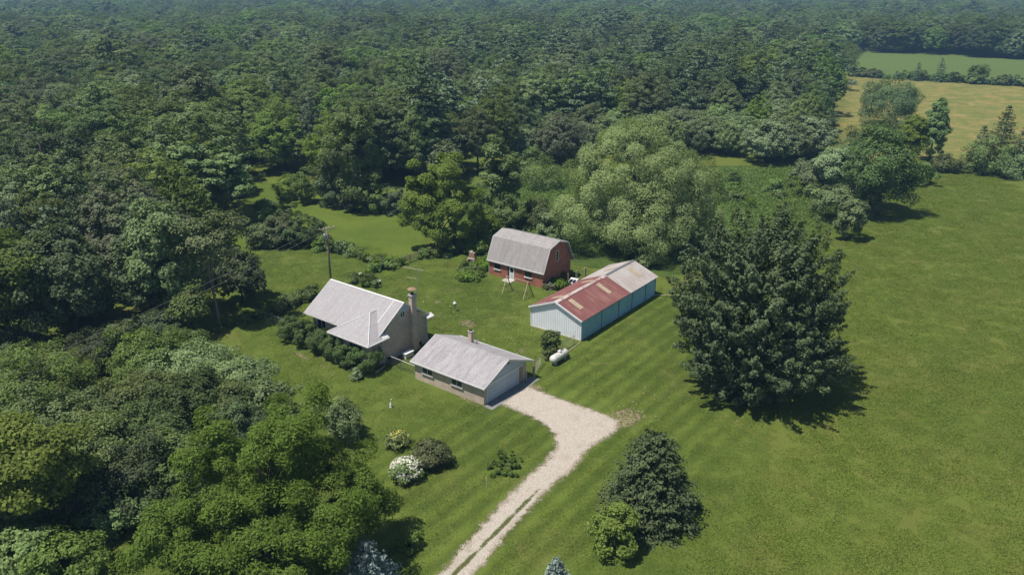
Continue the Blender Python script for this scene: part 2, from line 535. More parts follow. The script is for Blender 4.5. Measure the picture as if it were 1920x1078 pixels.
plain('dark_wood', (0.06, 0.052, 0.045), 0.9, 0.15, 0, 0.35, 5.0)
plain('pole_wood', (0.22, 0.20, 0.175), 0.95, 0.1, 0, 0.35, 3.0)
plain('transformer_gray', (0.40, 0.42, 0.46), 0.45, 0.4, 0.2, 0.12, 3.0)
plain('rust', (0.27, 0.18, 0.115), 0.9, 0.2, 0, 0.35, 3.0)
plain('wire', (0.20, 0.19, 0.18), 0.5, 0.4, 0.3, 0.1)
plain('concrete', (0.42, 0.39, 0.35), 0.9, 0.2, 0, 0.22, 2.0, bmp=0.2)
plain('concrete_pad', (0.20, 0.20, 0.20), 0.9, 0.2, 0, 0.3, 1.0, bmp=0.2)
plain('stucco', (0.44, 0.39, 0.32), 0.9, 0.2, 0, 0.2, 1.2)
plain('light_panel', (0.40, 0.325, 0.22), 0.6, 0.3, 0, 0.3, 3.5)
plain('old_brick', (0.33, 0.22, 0.15), 0.95, 0.15, 0, 0.4, 6.0, bmp=0.4)
plain('petal_white', (0.72, 0.72, 0.58), 0.8, 0.2, 0, 0.1)
plain('petal_yellow', (0.60, 0.55, 0.12), 0.8, 0.2, 0, 0.15)
plain('dry_clipping', (0.42, 0.38, 0.20), 0.9, 0.1, 0, 0.3)
plain('stone', (0.40, 0.36, 0.32), 0.9, 0.2, 0, 0.3, 9.0)
plain('black_metal', (0.02, 0.02, 0.022), 0.5, 0.4)
plain('copper_green', (0.15, 0.30, 0.28), 0.7, 0.3, 0, 0.2)
brickmat('tan_brick', (0.60, 0.475, 0.38), (0.50, 0.395, 0.315), (0.55, 0.49, 0.42), mottle=0.2)
brickmat('red_brick', (0.42, 0.145, 0.086), (0.335, 0.112, 0.070), (0.30, 0.20, 0.165), mottle=0.25)
shinglemat('shingle_house', (0.40, 0.378, 0.385), (0.30, 0.28, 0.285))
shinglemat('shingle_garage', (0.395, 0.372, 0.38), (0.215, 0.198, 0.202))
shinglemat('shingle_barn', (0.36, 0.335, 0.325), (0.23, 0.21, 0.20), 1.1)

def metal_roof(name, col, rustc, lo, hi):
    m, nt, out = newmat(name)
    vec = coords(nt)
    mp = N(nt, 'ShaderNodeMapping'); mp.inputs['Scale'].default_value = (0.28, 1.9, 0.3)
    lk(nt, vec, mp.inputs[0])
    st = noise(nt, mp.outputs[0], 1.3, 5.0, 0.65, 0.3)
    big = noise(nt, vec, 0.35, 3.0, 0.6)
    f = mth(nt, 'MULTIPLY_ADD', big, 0.5, mth(nt, 'MULTIPLY', st, 0.55))
    c = mix(nt, ramp(nt, f, [(lo, 0.0), (hi, 1.0)]), col, rustc)
    c = mix(nt, 1.0, c, ramp(nt, noise(nt, vec, 7.0, 3.0, 0.7), [(0.3, 0.8), (0.7, 1.15)]), 'MULTIPLY')
    lk(nt, pbsdf(nt, c, 0.6, 0.35), out.inputs[0])
    MAT[name] = m
metal_roof('red_metal', (0.190, 0.070, 0.062), (0.32, 0.17, 0.145), 0.50, 0.74)
metal_roof('grey_metal', (0.42, 0.385, 0.365), (0.30, 0.235, 0.20), 0.46, 0.72)
metal_roof('ridge_metal', (0.55, 0.48, 0.44), (0.26, 0.09, 0.07), 0.45, 0.60)

leafmat('leaf_maple', (0.096, 0.122, 0.054), 0.18, 0.40, 0.015, 0.30, 0.45, objvar=0.05)
leafmat('leaf_willow', (0.250, 0.318, 0.120), 0.28, 0.35, 0.01, 0.30, 0.5, objvar=0.05)
leafmat('leaf_locust', (0.122, 0.175, 0.032), 0.36, 0.40, 0.01, 0.22, objvar=0.05)
leafmat('leaf_bright', (0.185, 0.238, 0.045), 0.36, 0.35, 0.014, 0.2, objvar=0.12)
leafmat('leaf_mid', (0.158, 0.204, 0.066), 0.28, 0.40, 0.02, 0.25)
leafmat('leaf_dark', (0.106, 0.142, 0.058), 0.22, 0.40, 0.02, 0.28)
leafmat('leaf_olive', (0.172, 0.214, 0.070), 0.28, 0.40, 0.02, 0.22)
leafmat('leaf_grey', (0.190, 0.228, 0.106), 0.25, 0.40, 0.02, 0.28)
leafmat('leaf_yew', (0.088, 0.130, 0.040), 0.15, 0.45, 0.01, 0.25, objvar=0.05)
leafmat('leaf_bronze', (0.105, 0.116, 0.046), 0.2, 0.45, 0.01, 0.25)
leafmat('leaf_weed', (0.128, 0.178, 0.036), 0.32, 0.40, 0.014, 0.2)
leafmat('needle_spruce', (0.084, 0.110, 0.046), 0.10, 0.40, 0.01, 0.25, objvar=0.05)
leafmat('needle_pine', (0.122, 0.162, 0.084), 0.12, 0.40, 0.014, 0.28)
leafmat('needle_blue', (0.220, 0.280, 0.250), 0.10, 0.35, 0.01, 0.25, objvar=0.05)
leafmat('blade_lawn', (0.120, 0.162, 0.030), 0.30, 0.45, 0.003, 0.15, 0.5, 0.05)
leafmat('blade', (0.155, 0.205, 0.036), 0.30, 0.40, 0.003, 0.15, 0.5, 0.05)

def edge_alpha(nt, shader, out, scale=1.4, amount=0.9, off=0.0):
    at = N(nt, 'ShaderNodeAttribute'); at.attribute_name = 'edge'
    n = noise(nt, coords(nt, 'World'), scale, 5.0, 0.7)
    n2 = noise(nt, coords(nt, 'World'), scale * 9, 2.0, 0.7)
    f = mth(nt, 'MULTIPLY_ADD', n2, 0.45, mth(nt, 'MULTIPLY', n, 0.55))
    a = mth(nt, 'MULTIPLY_ADD', mth(nt, 'SUBTRACT', f, 0.5), amount * 2, at.outputs['Fac'])
    a = mth(nt, 'SMOOTH_MAX', mth(nt, 'MULTIPLY_ADD', mth(nt, 'SUBTRACT', a, 0.5 - off), 6.0, 0.5), 0.0, 0.05)
    a = mth(nt, 'MINIMUM', mth(nt, 'MAXIMUM', a, 0.0), 1.0)
    t = N(nt, 'ShaderNodeBsdfTransparent'); ms = N(nt, 'ShaderNodeMixShader')
    lk(nt, a, ms.inputs[0]); lk(nt, t.outputs[0], ms.inputs[1]); lk(nt, shader, ms.inputs[2])
    lk(nt, ms.outputs[0], out.inputs[0])

def grassmat(name, dark, light, dry, dry_lo=0.55, dry_hi=0.8, stripes=0.0, fleck=True, alpha=True, fine=1.0, big=0.08):
    m, nt, out = newmat(name)
    vec = coords(nt, 'World')
    n1 = noise(nt, vec, big, 4.0, 0.6, 0.5)
    n2 = noise(nt, vec, 0.55, 4.0, 0.65, 0.3)
    n3 = noise(nt, vec, 3.2, 4.0, 0.75)
    n4 = noise(nt, vec, 11.0, 2.0, 0.8)
    f = mth(nt, 'ADD', mth(nt, 'MULTIPLY', n1, 0.45), mth(nt, 'MULTIPLY', n2, 0.25))
    f = mth(nt, 'ADD', f, mth(nt, 'MULTIPLY', n3, 0.30))
    if stripes:
        mp = N(nt, 'ShaderNodeMapping'); mp.inputs['Rotation'].default_value = (0, 0, FA)
        lk(nt, vec, mp.inputs[0])
        w = N(nt, 'ShaderNodeTexWave', wave_type='BANDS', bands_direction='X', wave_profile='SIN')
        w.inputs['Scale'].default_value = 0.165; w.inputs['Distortion'].default_value = 2.2
        w.inputs['Detail'].default_value = 2.0; w.inputs['Detail Scale'].default_value = 0.35
        lk(nt, mp.outputs[0], w.inputs['Vector'])
        sx = N(nt, 'ShaderNodeSeparateXYZ'); lk(nt, mp.outputs[0], sx.inputs[0])
        # the mown strip lies right of the drive and fades out towards house and field
        r = N(nt, 'ShaderNodeMapRange'); r.inputs[1].default_value = -50.5; r.inputs[2].default_value = -45.5
        lk(nt, sx.outputs[0], r.inputs[0])
        r2 = N(nt, 'ShaderNodeMapRange'); r2.inputs[1].default_value = -20.0; r2.inputs[2].default_value = -27.0
        lk(nt, sx.outputs[0], r2.inputs[0])
        amt = mth(nt, 'MULTIPLY', mth(nt, 'MULTIPLY', r.outputs[0], r2.outputs[0]), stripes)
        amt = mth(nt, 'ADD', amt, stripes * 0.04)
        f = mth(nt, 'ADD', f, mth(nt, 'MULTIPLY', mth(nt, 'SUBTRACT', w.outputs['Fac'], 0.5), amt))
    c = ramp(nt, f, [(0.40, dark), (0.60, light)])
    d1 = noise(nt, vec, 0.16, 5.0, 0.7, 0.8)
    d = mth(nt, 'ADD', mth(nt, 'MULTIPLY', d1, 0.7), mth(nt, 'MULTIPLY', n3, 0.3))
    c = mix(nt, ramp(nt, d, [(dry_lo, 0.0), (dry_hi, 1.0)]), c, dry)
    c = mix(nt, 1.0, c, ramp(nt, n4, [(0.32, 1 - 0.50 * fine), (0.68, 1 + 0.50 * fine)]), 'MULTIPLY')
    if fleck:
        v = N(nt, 'ShaderNodeTexVoronoi'); v.inputs['Scale'].default_value = 0.9
        lk(nt, vec, v.inputs['Vector'])
        fl = ramp(nt, v.outputs['Distance'], [(0.035, 1.0), (0.09, 0.0)])
        fl = mth(nt, 'MULTIPLY', fl, ramp(nt, noise(nt, vec, 0.13, 2.0), [(0.52, 0.0), (0.62, 0.6)]))
        c = mix(nt, fl, c, (0.30, 0.30, 0.16))
    hgt = mth(nt, 'ADD', n4, mth(nt, 'MULTIPLY', n3, 1.5))
    sh = pbsdf(nt, c, 0.9, 0.12, 0.0, bump(nt, hgt, 0.55 * fine, 0.12))
    if alpha: edge_alpha(nt, sh, out)
    else: lk(nt, sh, out.inputs[0])
    MAT[name] = m
grassmat('field_grass', (0.088, 0.120, 0.019), (0.112, 0.148, 0.025), (0.142, 0.136, 0.035), 0.46, 0.70, 0, True, False, 1.0, 0.05)
grassmat('lawn_grass', (0.064, 0.094, 0.015), (0.112, 0.150, 0.025), (0.152, 0.146, 0.042), 0.52, 0.78, 0.15, True, True, 1.0)
grassmat('bright_grass', (0.068, 0.104, 0.014), (0.112, 0.150, 0.022), (0.13, 0.14, 0.035), 0.6, 0.9, 0, False, True, 0.9)
grassmat('hay_grass', (0.110, 0.140, 0.030), (0.150, 0.165, 0.042), (0.28, 0.21, 0.075), 0.45, 0.62, 0, False, True, 0.9, 0.03)
grassmat('crop_leaves', (0.085, 0.125, 0.030), (0.100, 0.142, 0.036), (0.10, 0.13, 0.04), 0.6, 0.9, 0, False, True, 0.5, 0.01)
grassmat('rough_grass', (0.040, 0.070, 0.014), (0.085, 0.125, 0.026), (0.10, 0.11, 0.04), 0.55, 0.8, 0, False, True, 1.2, 0.1)

def gravelmat():
    m, nt, out = newmat('gravel')
    vec = coords(nt, 'World')
    v = N(nt, 'ShaderNodeTexVoronoi'); v.inputs['Scale'].default_value = 18.0; lk(nt, vec, v.inputs['Vector'])
    n1 = noise(nt, vec, 0.5, 5.0, 0.7); n2 = noise(nt, vec, 7.5, 4.0, 0.8); n3 = noise(nt, vec, 30.0, 2.0, 0.8)
    ea = N(nt, 'ShaderNodeAttribute'); ea.attribute_name = 'edge'; n5 = noise(nt, vec, 1.1, 4.0, 0.7)
    c = ramp(nt, n2, [(0.28, (0.24, 0.20, 0.155)), (0.5, (0.465, 0.41, 0.345)), (0.72, (0.60, 0.545, 0.475))])
    c = mix(nt, ramp(nt, n1, [(0.52, 0.0), (0.75, 0.6)]), c, (0.33, 0.27, 0.19))
    c = mix(nt, 1.0, c, ramp(nt, n3, [(0.3, 0.62), (0.7, 1.28)]), 'MULTIPLY')
    fr = mth(nt, 'MULTIPLY_ADD', mth(nt, 'SUBTRACT', n5, 0.5), 1.6, ea.outputs['Fac'])
    c = mix(nt, ramp(nt, fr, [(0.55, 0.6), (0.82, 0.0)]), c, mix(nt, n2, (0.13, 0.105, 0.05), (0.30, 0.24, 0.15)))
    # grass crown between the wheel tracks, worn patches
    at = N(nt, 'ShaderNodeAttribute'); at.attribute_name = 'crown'
    g = mth(nt, 'MULTIPLY_ADD', mth(nt, 'SUBTRACT', mth(nt, 'MULTIPLY_ADD', n1, 0.5, mth(nt, 'MULTIPLY', n2, 0.5)), 0.5), 2.6, at.outputs['Fac'])
    c = mix(nt, ramp(nt, g, [(0.42, 0.0), (0.62, 1.0)]), c, mix(nt, n3, (0.05, 0.065, 0.018), (0.115, 0.125, 0.04)))
    hgt = mth(nt, 'ADD', n3, v.outputs['Distance'])
    edge_alpha(nt, pbsdf(nt, c, 0.95, 0.15, 0.0, bump(nt, hgt, 0.6, 0.05)), out, 1.3, 1.05, -0.06)
    MAT['gravel'] = m
gravelmat()
def dirtmat():
    m, nt, out = newmat('bare_dirt')
    vec = coords(nt, 'World')
    n2 = noise(nt, vec, 3.0, 4.0, 0.75)
    c = ramp(nt, n2, [(0.3, (0.14, 0.11, 0.06)), (0.7, (0.32, 0.26, 0.165))])
    edge_alpha(nt, pbsdf(nt, c, 0.95, 0.15), out, 3.0, 2.4, -0.42)
    MAT['bare_dirt'] = m
dirtmat()

# ------------------------------------------------------------------ ground sheets
def sheet(name, poly, z, mat, res, ew, crown=None):
    """irregular flat sheet over polygon (world xy) with a soft 'edge' attribute"""
    P = np.array([(p[0], p[1]) for p in poly], float)
    x0, y0 = P.min(0) - ew - res; x1, y1 = P.max(0) + ew + res
    nx, ny = int((x1 - x0) / res) + 2, int((y1 - y0) / res) + 2
    X, Y = np.meshgrid(x0 + np.arange(nx) * res, y0 + np.arange(ny) * res, indexing='ij')
    X = X.ravel(); Y = Y.ravel()
    D = np.full(len(X), 1e9); inside = np.zeros(len(X), bool)
    for i in range(len(P)):
        a, b = P[i], P[(i + 1) % len(P)]
        e = b - a; w = np.stack([X - a[0], Y - a[1]], 1)
        t = np.clip((w @ e) / max(1e-9, e @ e), 0, 1)
        D = np.minimum(D, np.hypot(w[:, 0] - t * e[0], w[:, 1] - t * e[1]))
        c = ((a[1] > Y) != (b[1] > Y))
        inside ^= c & (X < (b[0] - a[0]) * (Y - a[1]) / (b[1] - a[1] + 1e-12) + a[0])
    sd = np.where(inside, D, -D)
    ok = (sd > -ew)
    I = np.arange(nx * ny).reshape(nx, ny)
    F = np.stack([I[:-1, :-1], I[1:, :-1], I[1:, 1:], I[:-1, 1:]], -1).reshape(-1, 4)
    F = F[ok[F].all(1)]
    used = np.unique(F); mp = np.full(nx * ny, -1); mp[used] = np.arange(len(used))
    me = bpy.data.meshes.new(name)
    V = np.stack([X[used], Y[used], np.full(len(used), z)], 1)
    me.from_pydata(V.tolist(), [], mp[F].tolist())
    at = me.attributes.new('edge', 'FLOAT', 'POINT')
    at.data.foreach_set('value', np.clip((sd[used] + ew) / (2 * ew), 0, 1).astype(np.float32))
    if crown is not None:
        at = me.attributes.new('crown', 'FLOAT', 'POINT')
        at.data.foreach_set('value', crown(V[:, 0], V[:, 1]).astype(np.float32))
    me.materials.append(MAT[mat])
    o = link(name, me)
    o['kind'] = 'structure'
    return o
def pxpoly(pts): return [gp(u, v) for u, v in pts]

MB().add([(-3500, -300, 0), (3500, -300, 0), (3500, 6000, 0), (-3500, 6000, 0)], [(0, 1, 2, 3)]).build('ground', 'field_grass')['kind'] = 'structure'
sheet('lawn', [ab(-5, -72), ab(20, -72), ab(35, -66), ab(48, -76), ab(56, -93), ab(66, -107), ab(80, -114), ab(86, -99), ab(88, -87), ab(96, -86), ab(99, -76), ab(99, -45),
               ab(110, -42), ab(112, -34), ab(80, -23.5), ab(50, -15), ab(-5, -15)], 0.004, 'lawn_grass', 0.8, 2.2)
sheet('back_lawn', pxpoly([(430, 470), (425, 400), (445, 340), (540, 348), (640, 375), (780, 385), (800, 440), (800, 480), (745, 492), (600, 470)]), 0.008, 'bright_grass', 1.0, 2.5)
sheet('meadow', pxpoly([(870, 480), (840, 440), (880, 350), (1030, 320), (1345, 312), (1600, 312), (1640, 400), (1560, 430), (1250, 520), (1100, 500)]), 0.008, 'rough_grass', 1.0, 2.5)
sheet('hay_field', pxpoly([(1560, 240), (1580, 141), (1920, 161), (2400, 190), (2500, 270), (1900, 300), (1770, 330), (1700, 345), (1600, 300)]), 0.008, 'hay_grass', 3.0, 16.0)
sheet('crop_field', pxpoly([(1500, 92), (1920, 112), (2500, 142), (2500, 185), (1920, 161), (1580, 141), (1500, 136)]), 0.012, 'crop_leaves', 5.0, 6.0)

CA0, CB0 = gp(873, 1055), gp(1035, 893)
def crown_attr(x, y):
    a, b = np.array(CA0)[:2], np.array(CB0)[:2]
    e = b - a; l = np.hypot(*e); e = e / l
    a2 = a - e * 25
    t = (x - a2[0]) * e[0] + (y - a2[1]) * e[1]
    dd = np.abs((x - a2[0]) * e[1] - (y - a2[1]) * e[0])
    along = np.clip((l + 27 - t) / 6.0, 0, 1)
    return np.clip(.86 - dd / 0.5, 0, 1) * along
p1, p2 = gp(818, 1078), gp(892, 1078)
back = Vector((-AX[0], -AX[1], 0)) * 26
drive = [p1 + back, p1] + pxpoly([(900, 985), (985, 893), (1022, 862), (1040, 836), (1036, 812), (1010, 789), (960, 768), (930, 756), (985, 722),
         (1003, 727), (1060, 750), (1120, 770), (1163, 788), (1158, 808), (1130, 826), (1100, 848), (1078, 880), (1043, 905), (965, 988)]) + [p2, p2 + back]
sheet('driveway', drive, 0.020, 'gravel', 0.3, 0.85, crown_attr)
for pts, r in [([(1140, 770), (1185, 762), (1215, 780), (1190, 800), (1150, 806)], 0.6), ([(862, 598), (885, 600), (900, 610), (880, 616), (862, 610)], 0.5),
               ([(968, 655), (985, 652), (990, 662), (972, 664)], 0.4), ([(595, 684), (612, 684), (606, 692)], 0.3), ([(812, 560), (830, 566), (815, 572)], 0.3),
               ([(930, 700), (1015, 722), (1030, 735), (990, 728)], 0.4), ([(548, 656), (585, 672), (575, 676), (546, 664)], 0.3),
               ([(860, 740), (905, 762), (895, 764), (855, 746)], 0.3)]:
    o = sheet('bare_earth', pxpoly(pts), 0.014, 'bare_dirt', 0.3, r)

# ------------------------------------------------------------------ building helpers (local x along B, y along A)
def window(par, axis, plane, sgn, u0, u1, z0, z1, panes=2, sill=None, frame='white_paint', fr=0.06):
    """window on the wall plane; axis 'y' = wall faces +-y and u is x; axis 'x' = wall faces +-x and u is y"""
    def bx(m, ua, ub, d0, d1, za, zb):
        a, b = sorted((plane + sgn * d0, plane + sgn * d1))
        if axis == 'y': m.box(ua, ub, a, b, za, zb)
        else: m.box(a, b, ua, ub, za, zb)
    w = MB()
    bx(w, u0, u1, 0.003, 0.05, z1 - fr, z1); bx(w, u0, u1, 0.003, 0.05, z0, z0 + fr)
    bx(w, u0, u0 + fr, 0.003, 0.05, z0 + fr, z1 - fr); bx(w, u1 - fr, u1, 0.003, 0.05, z0 + fr, z1 - fr)
    for k in range(1, panes):
        uc = u0 + (u1 - u0) * k / panes
        bx(w, uc - fr * .6, uc + fr * .6, 0.003, 0.045, z0 + fr, z1 - fr)
    wo = w.build('window', frame, par)
    for k in range(panes):
        ua = u0 + (u1 - u0) * k / panes + fr * 0.8; ub = u0 + (u1 - u0) * (k + 1) / panes - fr * 0.8
        p = MB(); bx(p, ua, ub, 0.004, 0.015, z0 + fr * .9, z1 - fr * .9); p.build('pane', 'glass', wo)
    if sill:
        s = MB(); bx(s, u0 - 0.12, u1 + 0.12, 0.003, 0.14, z0 - 0.14, z0 - 0.004); s.build('sill', sill, wo)
    return wo
def ribbed(mb, axis, plane, sgn, u0, u1, zlo, ztop, pitch=0.30, rib=0.09, dep=0.04):
    """vertical ribbed sheet metal; ztop(u) gives the upper edge"""
    us = []
    u = u0
    while u < u1 - 1e-6:
        for du, d in ((0, 0), (pitch - rib, 0), (pitch - rib * 0.8, 1), (pitch - rib * 0.2, 1)):
            if u + du < u1: us.append((u + du, d))
        u += pitch
    us.append((u1, 0))
    vs = []
    for uu, d in us:
        p = plane + sgn * (0.01 + d * dep)
        for z in (zlo, ztop(uu)):
            vs.append((uu, p, z) if axis == 'y' else (p, uu, z))
    mb.add(vs, [(2*i, 2*i+2, 2*i+3, 2*i+1) for i in range(len(us) - 1)])
def downspout(par, x, y, z0, z1, mat='shade_tinted_white'):
    MB().box(x - .05, x + .05, y - .05, y + .05, z0, z1).add(
        [(x-.05,y-.25,z0),(x+.05,y-.25,z0),(x+.05,y-.05,z0+.1),(x-.05,y-.05,z0+.1)], [(0,1,2,3)]).build('downspout', mat, par)

# ------------------------------------------------------------------ farmhouse: a 57.0..64.6, b -75.4..-62.7
HA, HB = 57.0, -75.4
hs = farm('farmhouse', HA, HB, 'tan brick farmhouse with pale grey gable roof, hipped front wing and outside chimney', 'house')
W_, D_ = 12.7, 7.6
ze, zr = 3.45, 6.6
yr = 3.65
MB().prism([(0, 0), (D_, 0), (D_, ze), (yr, zr - 0.12), (0, ze)], 'x', 0, W_).build('wall', 'tan_brick', hs)
MB().box(-0.03, W_ + 0.03, -0.03, D_ + 0.03, 0, 0.45).build('foundation', 'concrete', hs)
rf = MB()
e0, e1 = -0.95, D_ + 0.55
zf = ze + 0.10 - 0.0
rf.slab([(-0.3, e0, zf - 0.02), (W_ + 0.12, e0, zf - 0.02), (W_ + 0.12, yr, zr), (-0.3, yr, zr)], 0.14)
rf.slab([(-0.3, yr, zr), (W_ + 0.12, yr, zr), (W_ + 0.12, e1, zf), (-0.3, e1, zf)], 0.14)
roof = rf.build('roof', 'shingle_house', hs)
MB().prism([(yr - 0.16, zr - 0.05), (yr, zr + 0.05), (yr + 0.16, zr - 0.05)], 'x', -0.32, W_ + 0.14).build('ridge_cap', 'gutter_white', roof)
sl_f = (zr - zf) / (yr - e0)
for x in (-0.34, W_ + 0.10):
    m = MB()
    m.prism([(e0 - .02, zf - 0.22), (e0 - .02, zf + 0.01), (yr, zr + 0.03), (yr, zr - 0.20)], 'x', x, x + 0.07)
    m.prism([(yr + .001, zr - 0.20), (yr + .001, zr + 0.03), (e1 + .02, zf + 0.03), (e1 + .02, zf - 0.20)], 'x', x, x + 0.07)
    m.build('rake_board', 'gutter_white', roof)
MB().prism([(e0 - 0.16, zf - 0.03), (e0 - 0.16, zf - 0.16), (e0 - 0.01, zf - 0.20), (e0 - 0.01, zf - 0.05), (e0 - 0.03, zf - 0.14), (e0 - 0.14, zf - 0.12)], 'x', -0.45, 6.2).build('gutter', 'gutter_white', roof)
MB().box(-0.3, W_ + 0.3, e1 + .025, e1 + 0.17, zf - 0.17, zf - 0.03).build('gutter', 'gutter_white', roof)
MB().box(-0.25, 6.2, -0.9, -0.001, ze - 0.20, ze - 0.16).build('soffit', 'gutter_white', roof)
# a standing flashing strip down the front slope near the gable
q = lambda x, t: (x, e0 + (yr - e0) * t, zf - 0.02 + (zr - zf + 0.02) * t + 0.02)
MB().slab([q(11.22, .2), q(11.32, .2), q(11.32, .97), q(11.22, .97)], 0.03).build('roof_flashing', 'gutter_white', roof)
# front wing with hipped roof: walls a 54.8..57, b -68.5..-62.7
wx0, wx1, wy0 = 6.9, 12.7, -2.2
MB().box(wx0, wx1 - 0.004, wy0, -0.004, 0, ze - 0.05).build('wing_wall', 'tan_brick', hs)
zw = 3.40; ax0, ax1, ay = 6.35, 13.3, -2.8
apz, apy0, apy1, apx = 5.45, 0.85, 2.4, 9.85
hipm = MB()
hipm.slab([(ax0, ay, zw), (ax1, ay, zw), (apx, apy0, apz)], 0.12)
hipm.slab([(ax1, ay, zw), (ax1, 0.15, zw), (apx, apy1, apz), (apx, apy0, apz)], 0.12)
hipm.slab([(ax0, 0.15, zw), (ax0, ay, zw), (apx, apy0, apz), (apx, apy1, apz)], 0.12)
hip = hipm.build('hip_roof', 'shingle_house', hs)
m = MB()
for a_, b_ in (((ax1, ay, zw + .02), (apx, apy0, apz + .02)), ((ax0, ay, zw + .02), (apx, apy0, apz + .02)), ((apx, apy0, apz + .02), (apx, apy1, apz + .02))):
    m.tube([a_, b_], 0.06, 6)
m.build('hip_cap', 'gutter_white', hip)
MB().box(ax0 - .1, ax1 + .1, ay - .16, ay - .02, zw - .17, zw - .02).box(ax1 + .01, ax1 + .15, ay - .02, 0.5, zw - .17, zw - .02).box(ax0 - .1, ax0 - .01, ay - .02, 0.2, zw - .17, zw - .02).build('gutter', 'gutter_white', hip)
MB().box(ax0, ax1, ay, -0.06, zw - .22, zw - .18).build('soffit', 'gutter_white', hip)
MB().slab([(12.73, -0.4, zw + .35), (13.28, -0.4, zw + .03), (13.28, 0.5, zw + .03), (12.73, 0.5, zw + .35)], 0.06).build('eave_return', 'gutter_white', hip)
MB().slab([(12.71, D_ - .5, zw + .38), (13.2, D_ - .5, zw + .1), (13.2, D_ + 0.7, zw + .1), (12.71, D_ + .7, zw + .38)], 0.07).box(13.21, 13.33, D_ - .5, D_ + .7, zw - .05, zw + .1).build('eave_return', 'gutter_white', roof)
window(hs, 'y', 0, -1, 0.9, 2.5, 1.2, 2.8, 2, 'concrete'); window(hs, 'y', 0, -1, 4.2, 6.0, 1.2, 2.8, 2, 'concrete')
window(hs, 'y', wy0, -1, 9.3, 11.6, 1.1, 2.8, 3, 'concrete')
dr = MB().box(7.15, 8.1, wy0 - .05, wy0 - .003, 0.5, 2.7).build('door', 'white_paint', hs)
MB().box(7.98, 8.04, wy0 - .12, wy0 - .05, 1.5, 1.6).build('handle', 'black_metal', dr)
MB().box(7.0, 8.3, wy0 - 1.2, wy0 - .004, 0.0, 0.42).build('porch_step', 'concrete', hs)
# gable end
window(hs, 'x', W_, 1, 3.0, 3.75, 4.75, 5.5, 2, None)
m = MB(); m.prism([(2.0, 5.55), (5.3, 5.55), (yr, zr - .22)], 'x', W_ + .004, W_ + .06); m.build('gable_siding', 'shade_tinted_white', hs)
MB().box(W_ + .006, W_ + .09, 1.95, 5.35, 5.46, 5.55).build('trim_board', 'gutter_white', hs)
for y0, y1 in ((0.5, 1.3), (5.6, 6.4)):
    window(hs, 'x', W_ + .03, 1, y0, y1, 0.12, 0.52, 2, None, 'dark_gap')
    MB().box(W_ + .035, W_ + .75, y0 - .25, y0 - .17, 0, .12).box(W_ + .035, W_ + .75, y1 + .17, y1 + .25, 0, .12).box(W_ + .67, W_ + .75, y0 - .16, y1 + .16, 0, .12).build('window_well', 'concrete_pad', hs)
MB().tube([(W_ + .12, 7.25, 0.05), (W_ + .12, 7.25, 3.3)], .05, 6).build('downspout', 'shade_tinted_white', hs)
MB().tube([(W_ + .28, -.25, 0.05), (W_ + .28, -.25, 3.15)], .06, 6).build('downspout', 'gutter_white', hs)
# chimney against the gable
ch = MB().box(W_ + .002, W_ + .55, 4.45, 5.45, 0, 3.2).prism([(4.45, 3.2), (5.45, 3.2), (5.3, 3.6), (4.55, 3.6)], 'x', W_ + .002, W_ + .55).box(W_ + .002, W_ + .52, 4.55, 5.3, 3.6, 7.15).build('chimney', 'tan_brick', hs)
MB().box(W_ - .08, W_ + .62, 4.47, 5.38, 7.15, 7.3).build('crown_stone', 'concrete', ch)
MB().lathe([(.16, 7.3), (.16, 7.55), (.12, 7.55)], (W_ + .27, 4.92, 0), 12).build('flue', 'black_metal', ch)
MB().tube([(W_ + .27, 4.92, 7.5), (W_ + .27, 4.92, 7.95)], .03, 5).lathe([(.50, 7.93), (.56, 7.97), (.4, 8.06), (.05, 8.12)], (W_ + .27, 4.92, 0), 20).build('rain_cap', 'rust', ch)
# concrete window wells, mat of steps at the gable foot
hv = farm('heat_pump', 59.9, -61.6, 'low white boxed unit on the grass beside the farmhouse gable wall', 'utility box')
MB().box(-.3, .3, -.65, .65, .1, .62).build('casing', 'tank_white', hv)
MB().box(-.36, .36, -.72, .72, .621, .68).build('lid', 'white_paint', hv)
MB().box(-.33, .33, -.7, .7, 0, .099).build('base_slab', 'concrete', hv)
# TV antenna behind the ridge
an = farm('television_antenna', 65.3, -64.9, 'thin television antenna on a mast behind the farmhouse ridge', 'antenna')
MB().tube([(0,0,0),(0,0,9.0)], .035, 6).build('mast', 'galvanised', an)
MB().tube([(-2.0, -.3, 8.9), (.9, .35, 8.9)], .028, 5).build('boom', 'pale_wood', an)
MB().tube([(-1.6, -.2, 7.6), (.1, .1, 7.7)], .028, 5).build('boom', 'pale_wood', an)
for k in range(11):
    x = -1.9 + .27 * k; y = -.28 + .06 * k; l = .55 - .02 * k
    MB().tube([(x - l*.22, y + l, 8.92), (x + l*.22, y - l, 8.92)], .012, 4).build('element', 'galvanised', an)

# ------------------------------------------------------------------ garage: a 56.4..63.9, b -57.0..-46.9
ga = farm('garage', 56.4, -57.0, 'low tan brick garage with pale grey gable roof at the head of the drive', 'garage')
GW, GD, ge, gr = 10.1, 7.5, 2.30, 4.05
gy = 3.95
MB().prism([(0, 0), (GD, 0), (GD, ge), (gy, gr - .16), (0, ge)], 'x', 0, GW).build('wall', 'tan_brick', ga)
r = MB()
g0, g1 = -0.28, GD + 0.75
r.slab([(-.3, g0, ge), (GW + .35, g0, ge), (GW + .35, gy, gr), (-.3, gy, gr)], .11)
r.slab([(-.3, gy, gr), (GW + .35, gy, gr), (GW + .35, g1, ge - .02), (-.3, g1, ge - .02)], .11)
groof = r.build('roof', 'shingle_garage', ga)
MB().prism([(gy - .15, gr - .04), (gy, gr + .035), (gy + .15, gr - .04)], 'x', -.3, GW + .35).build('ridge_cap', 'shingle_garage', groof)
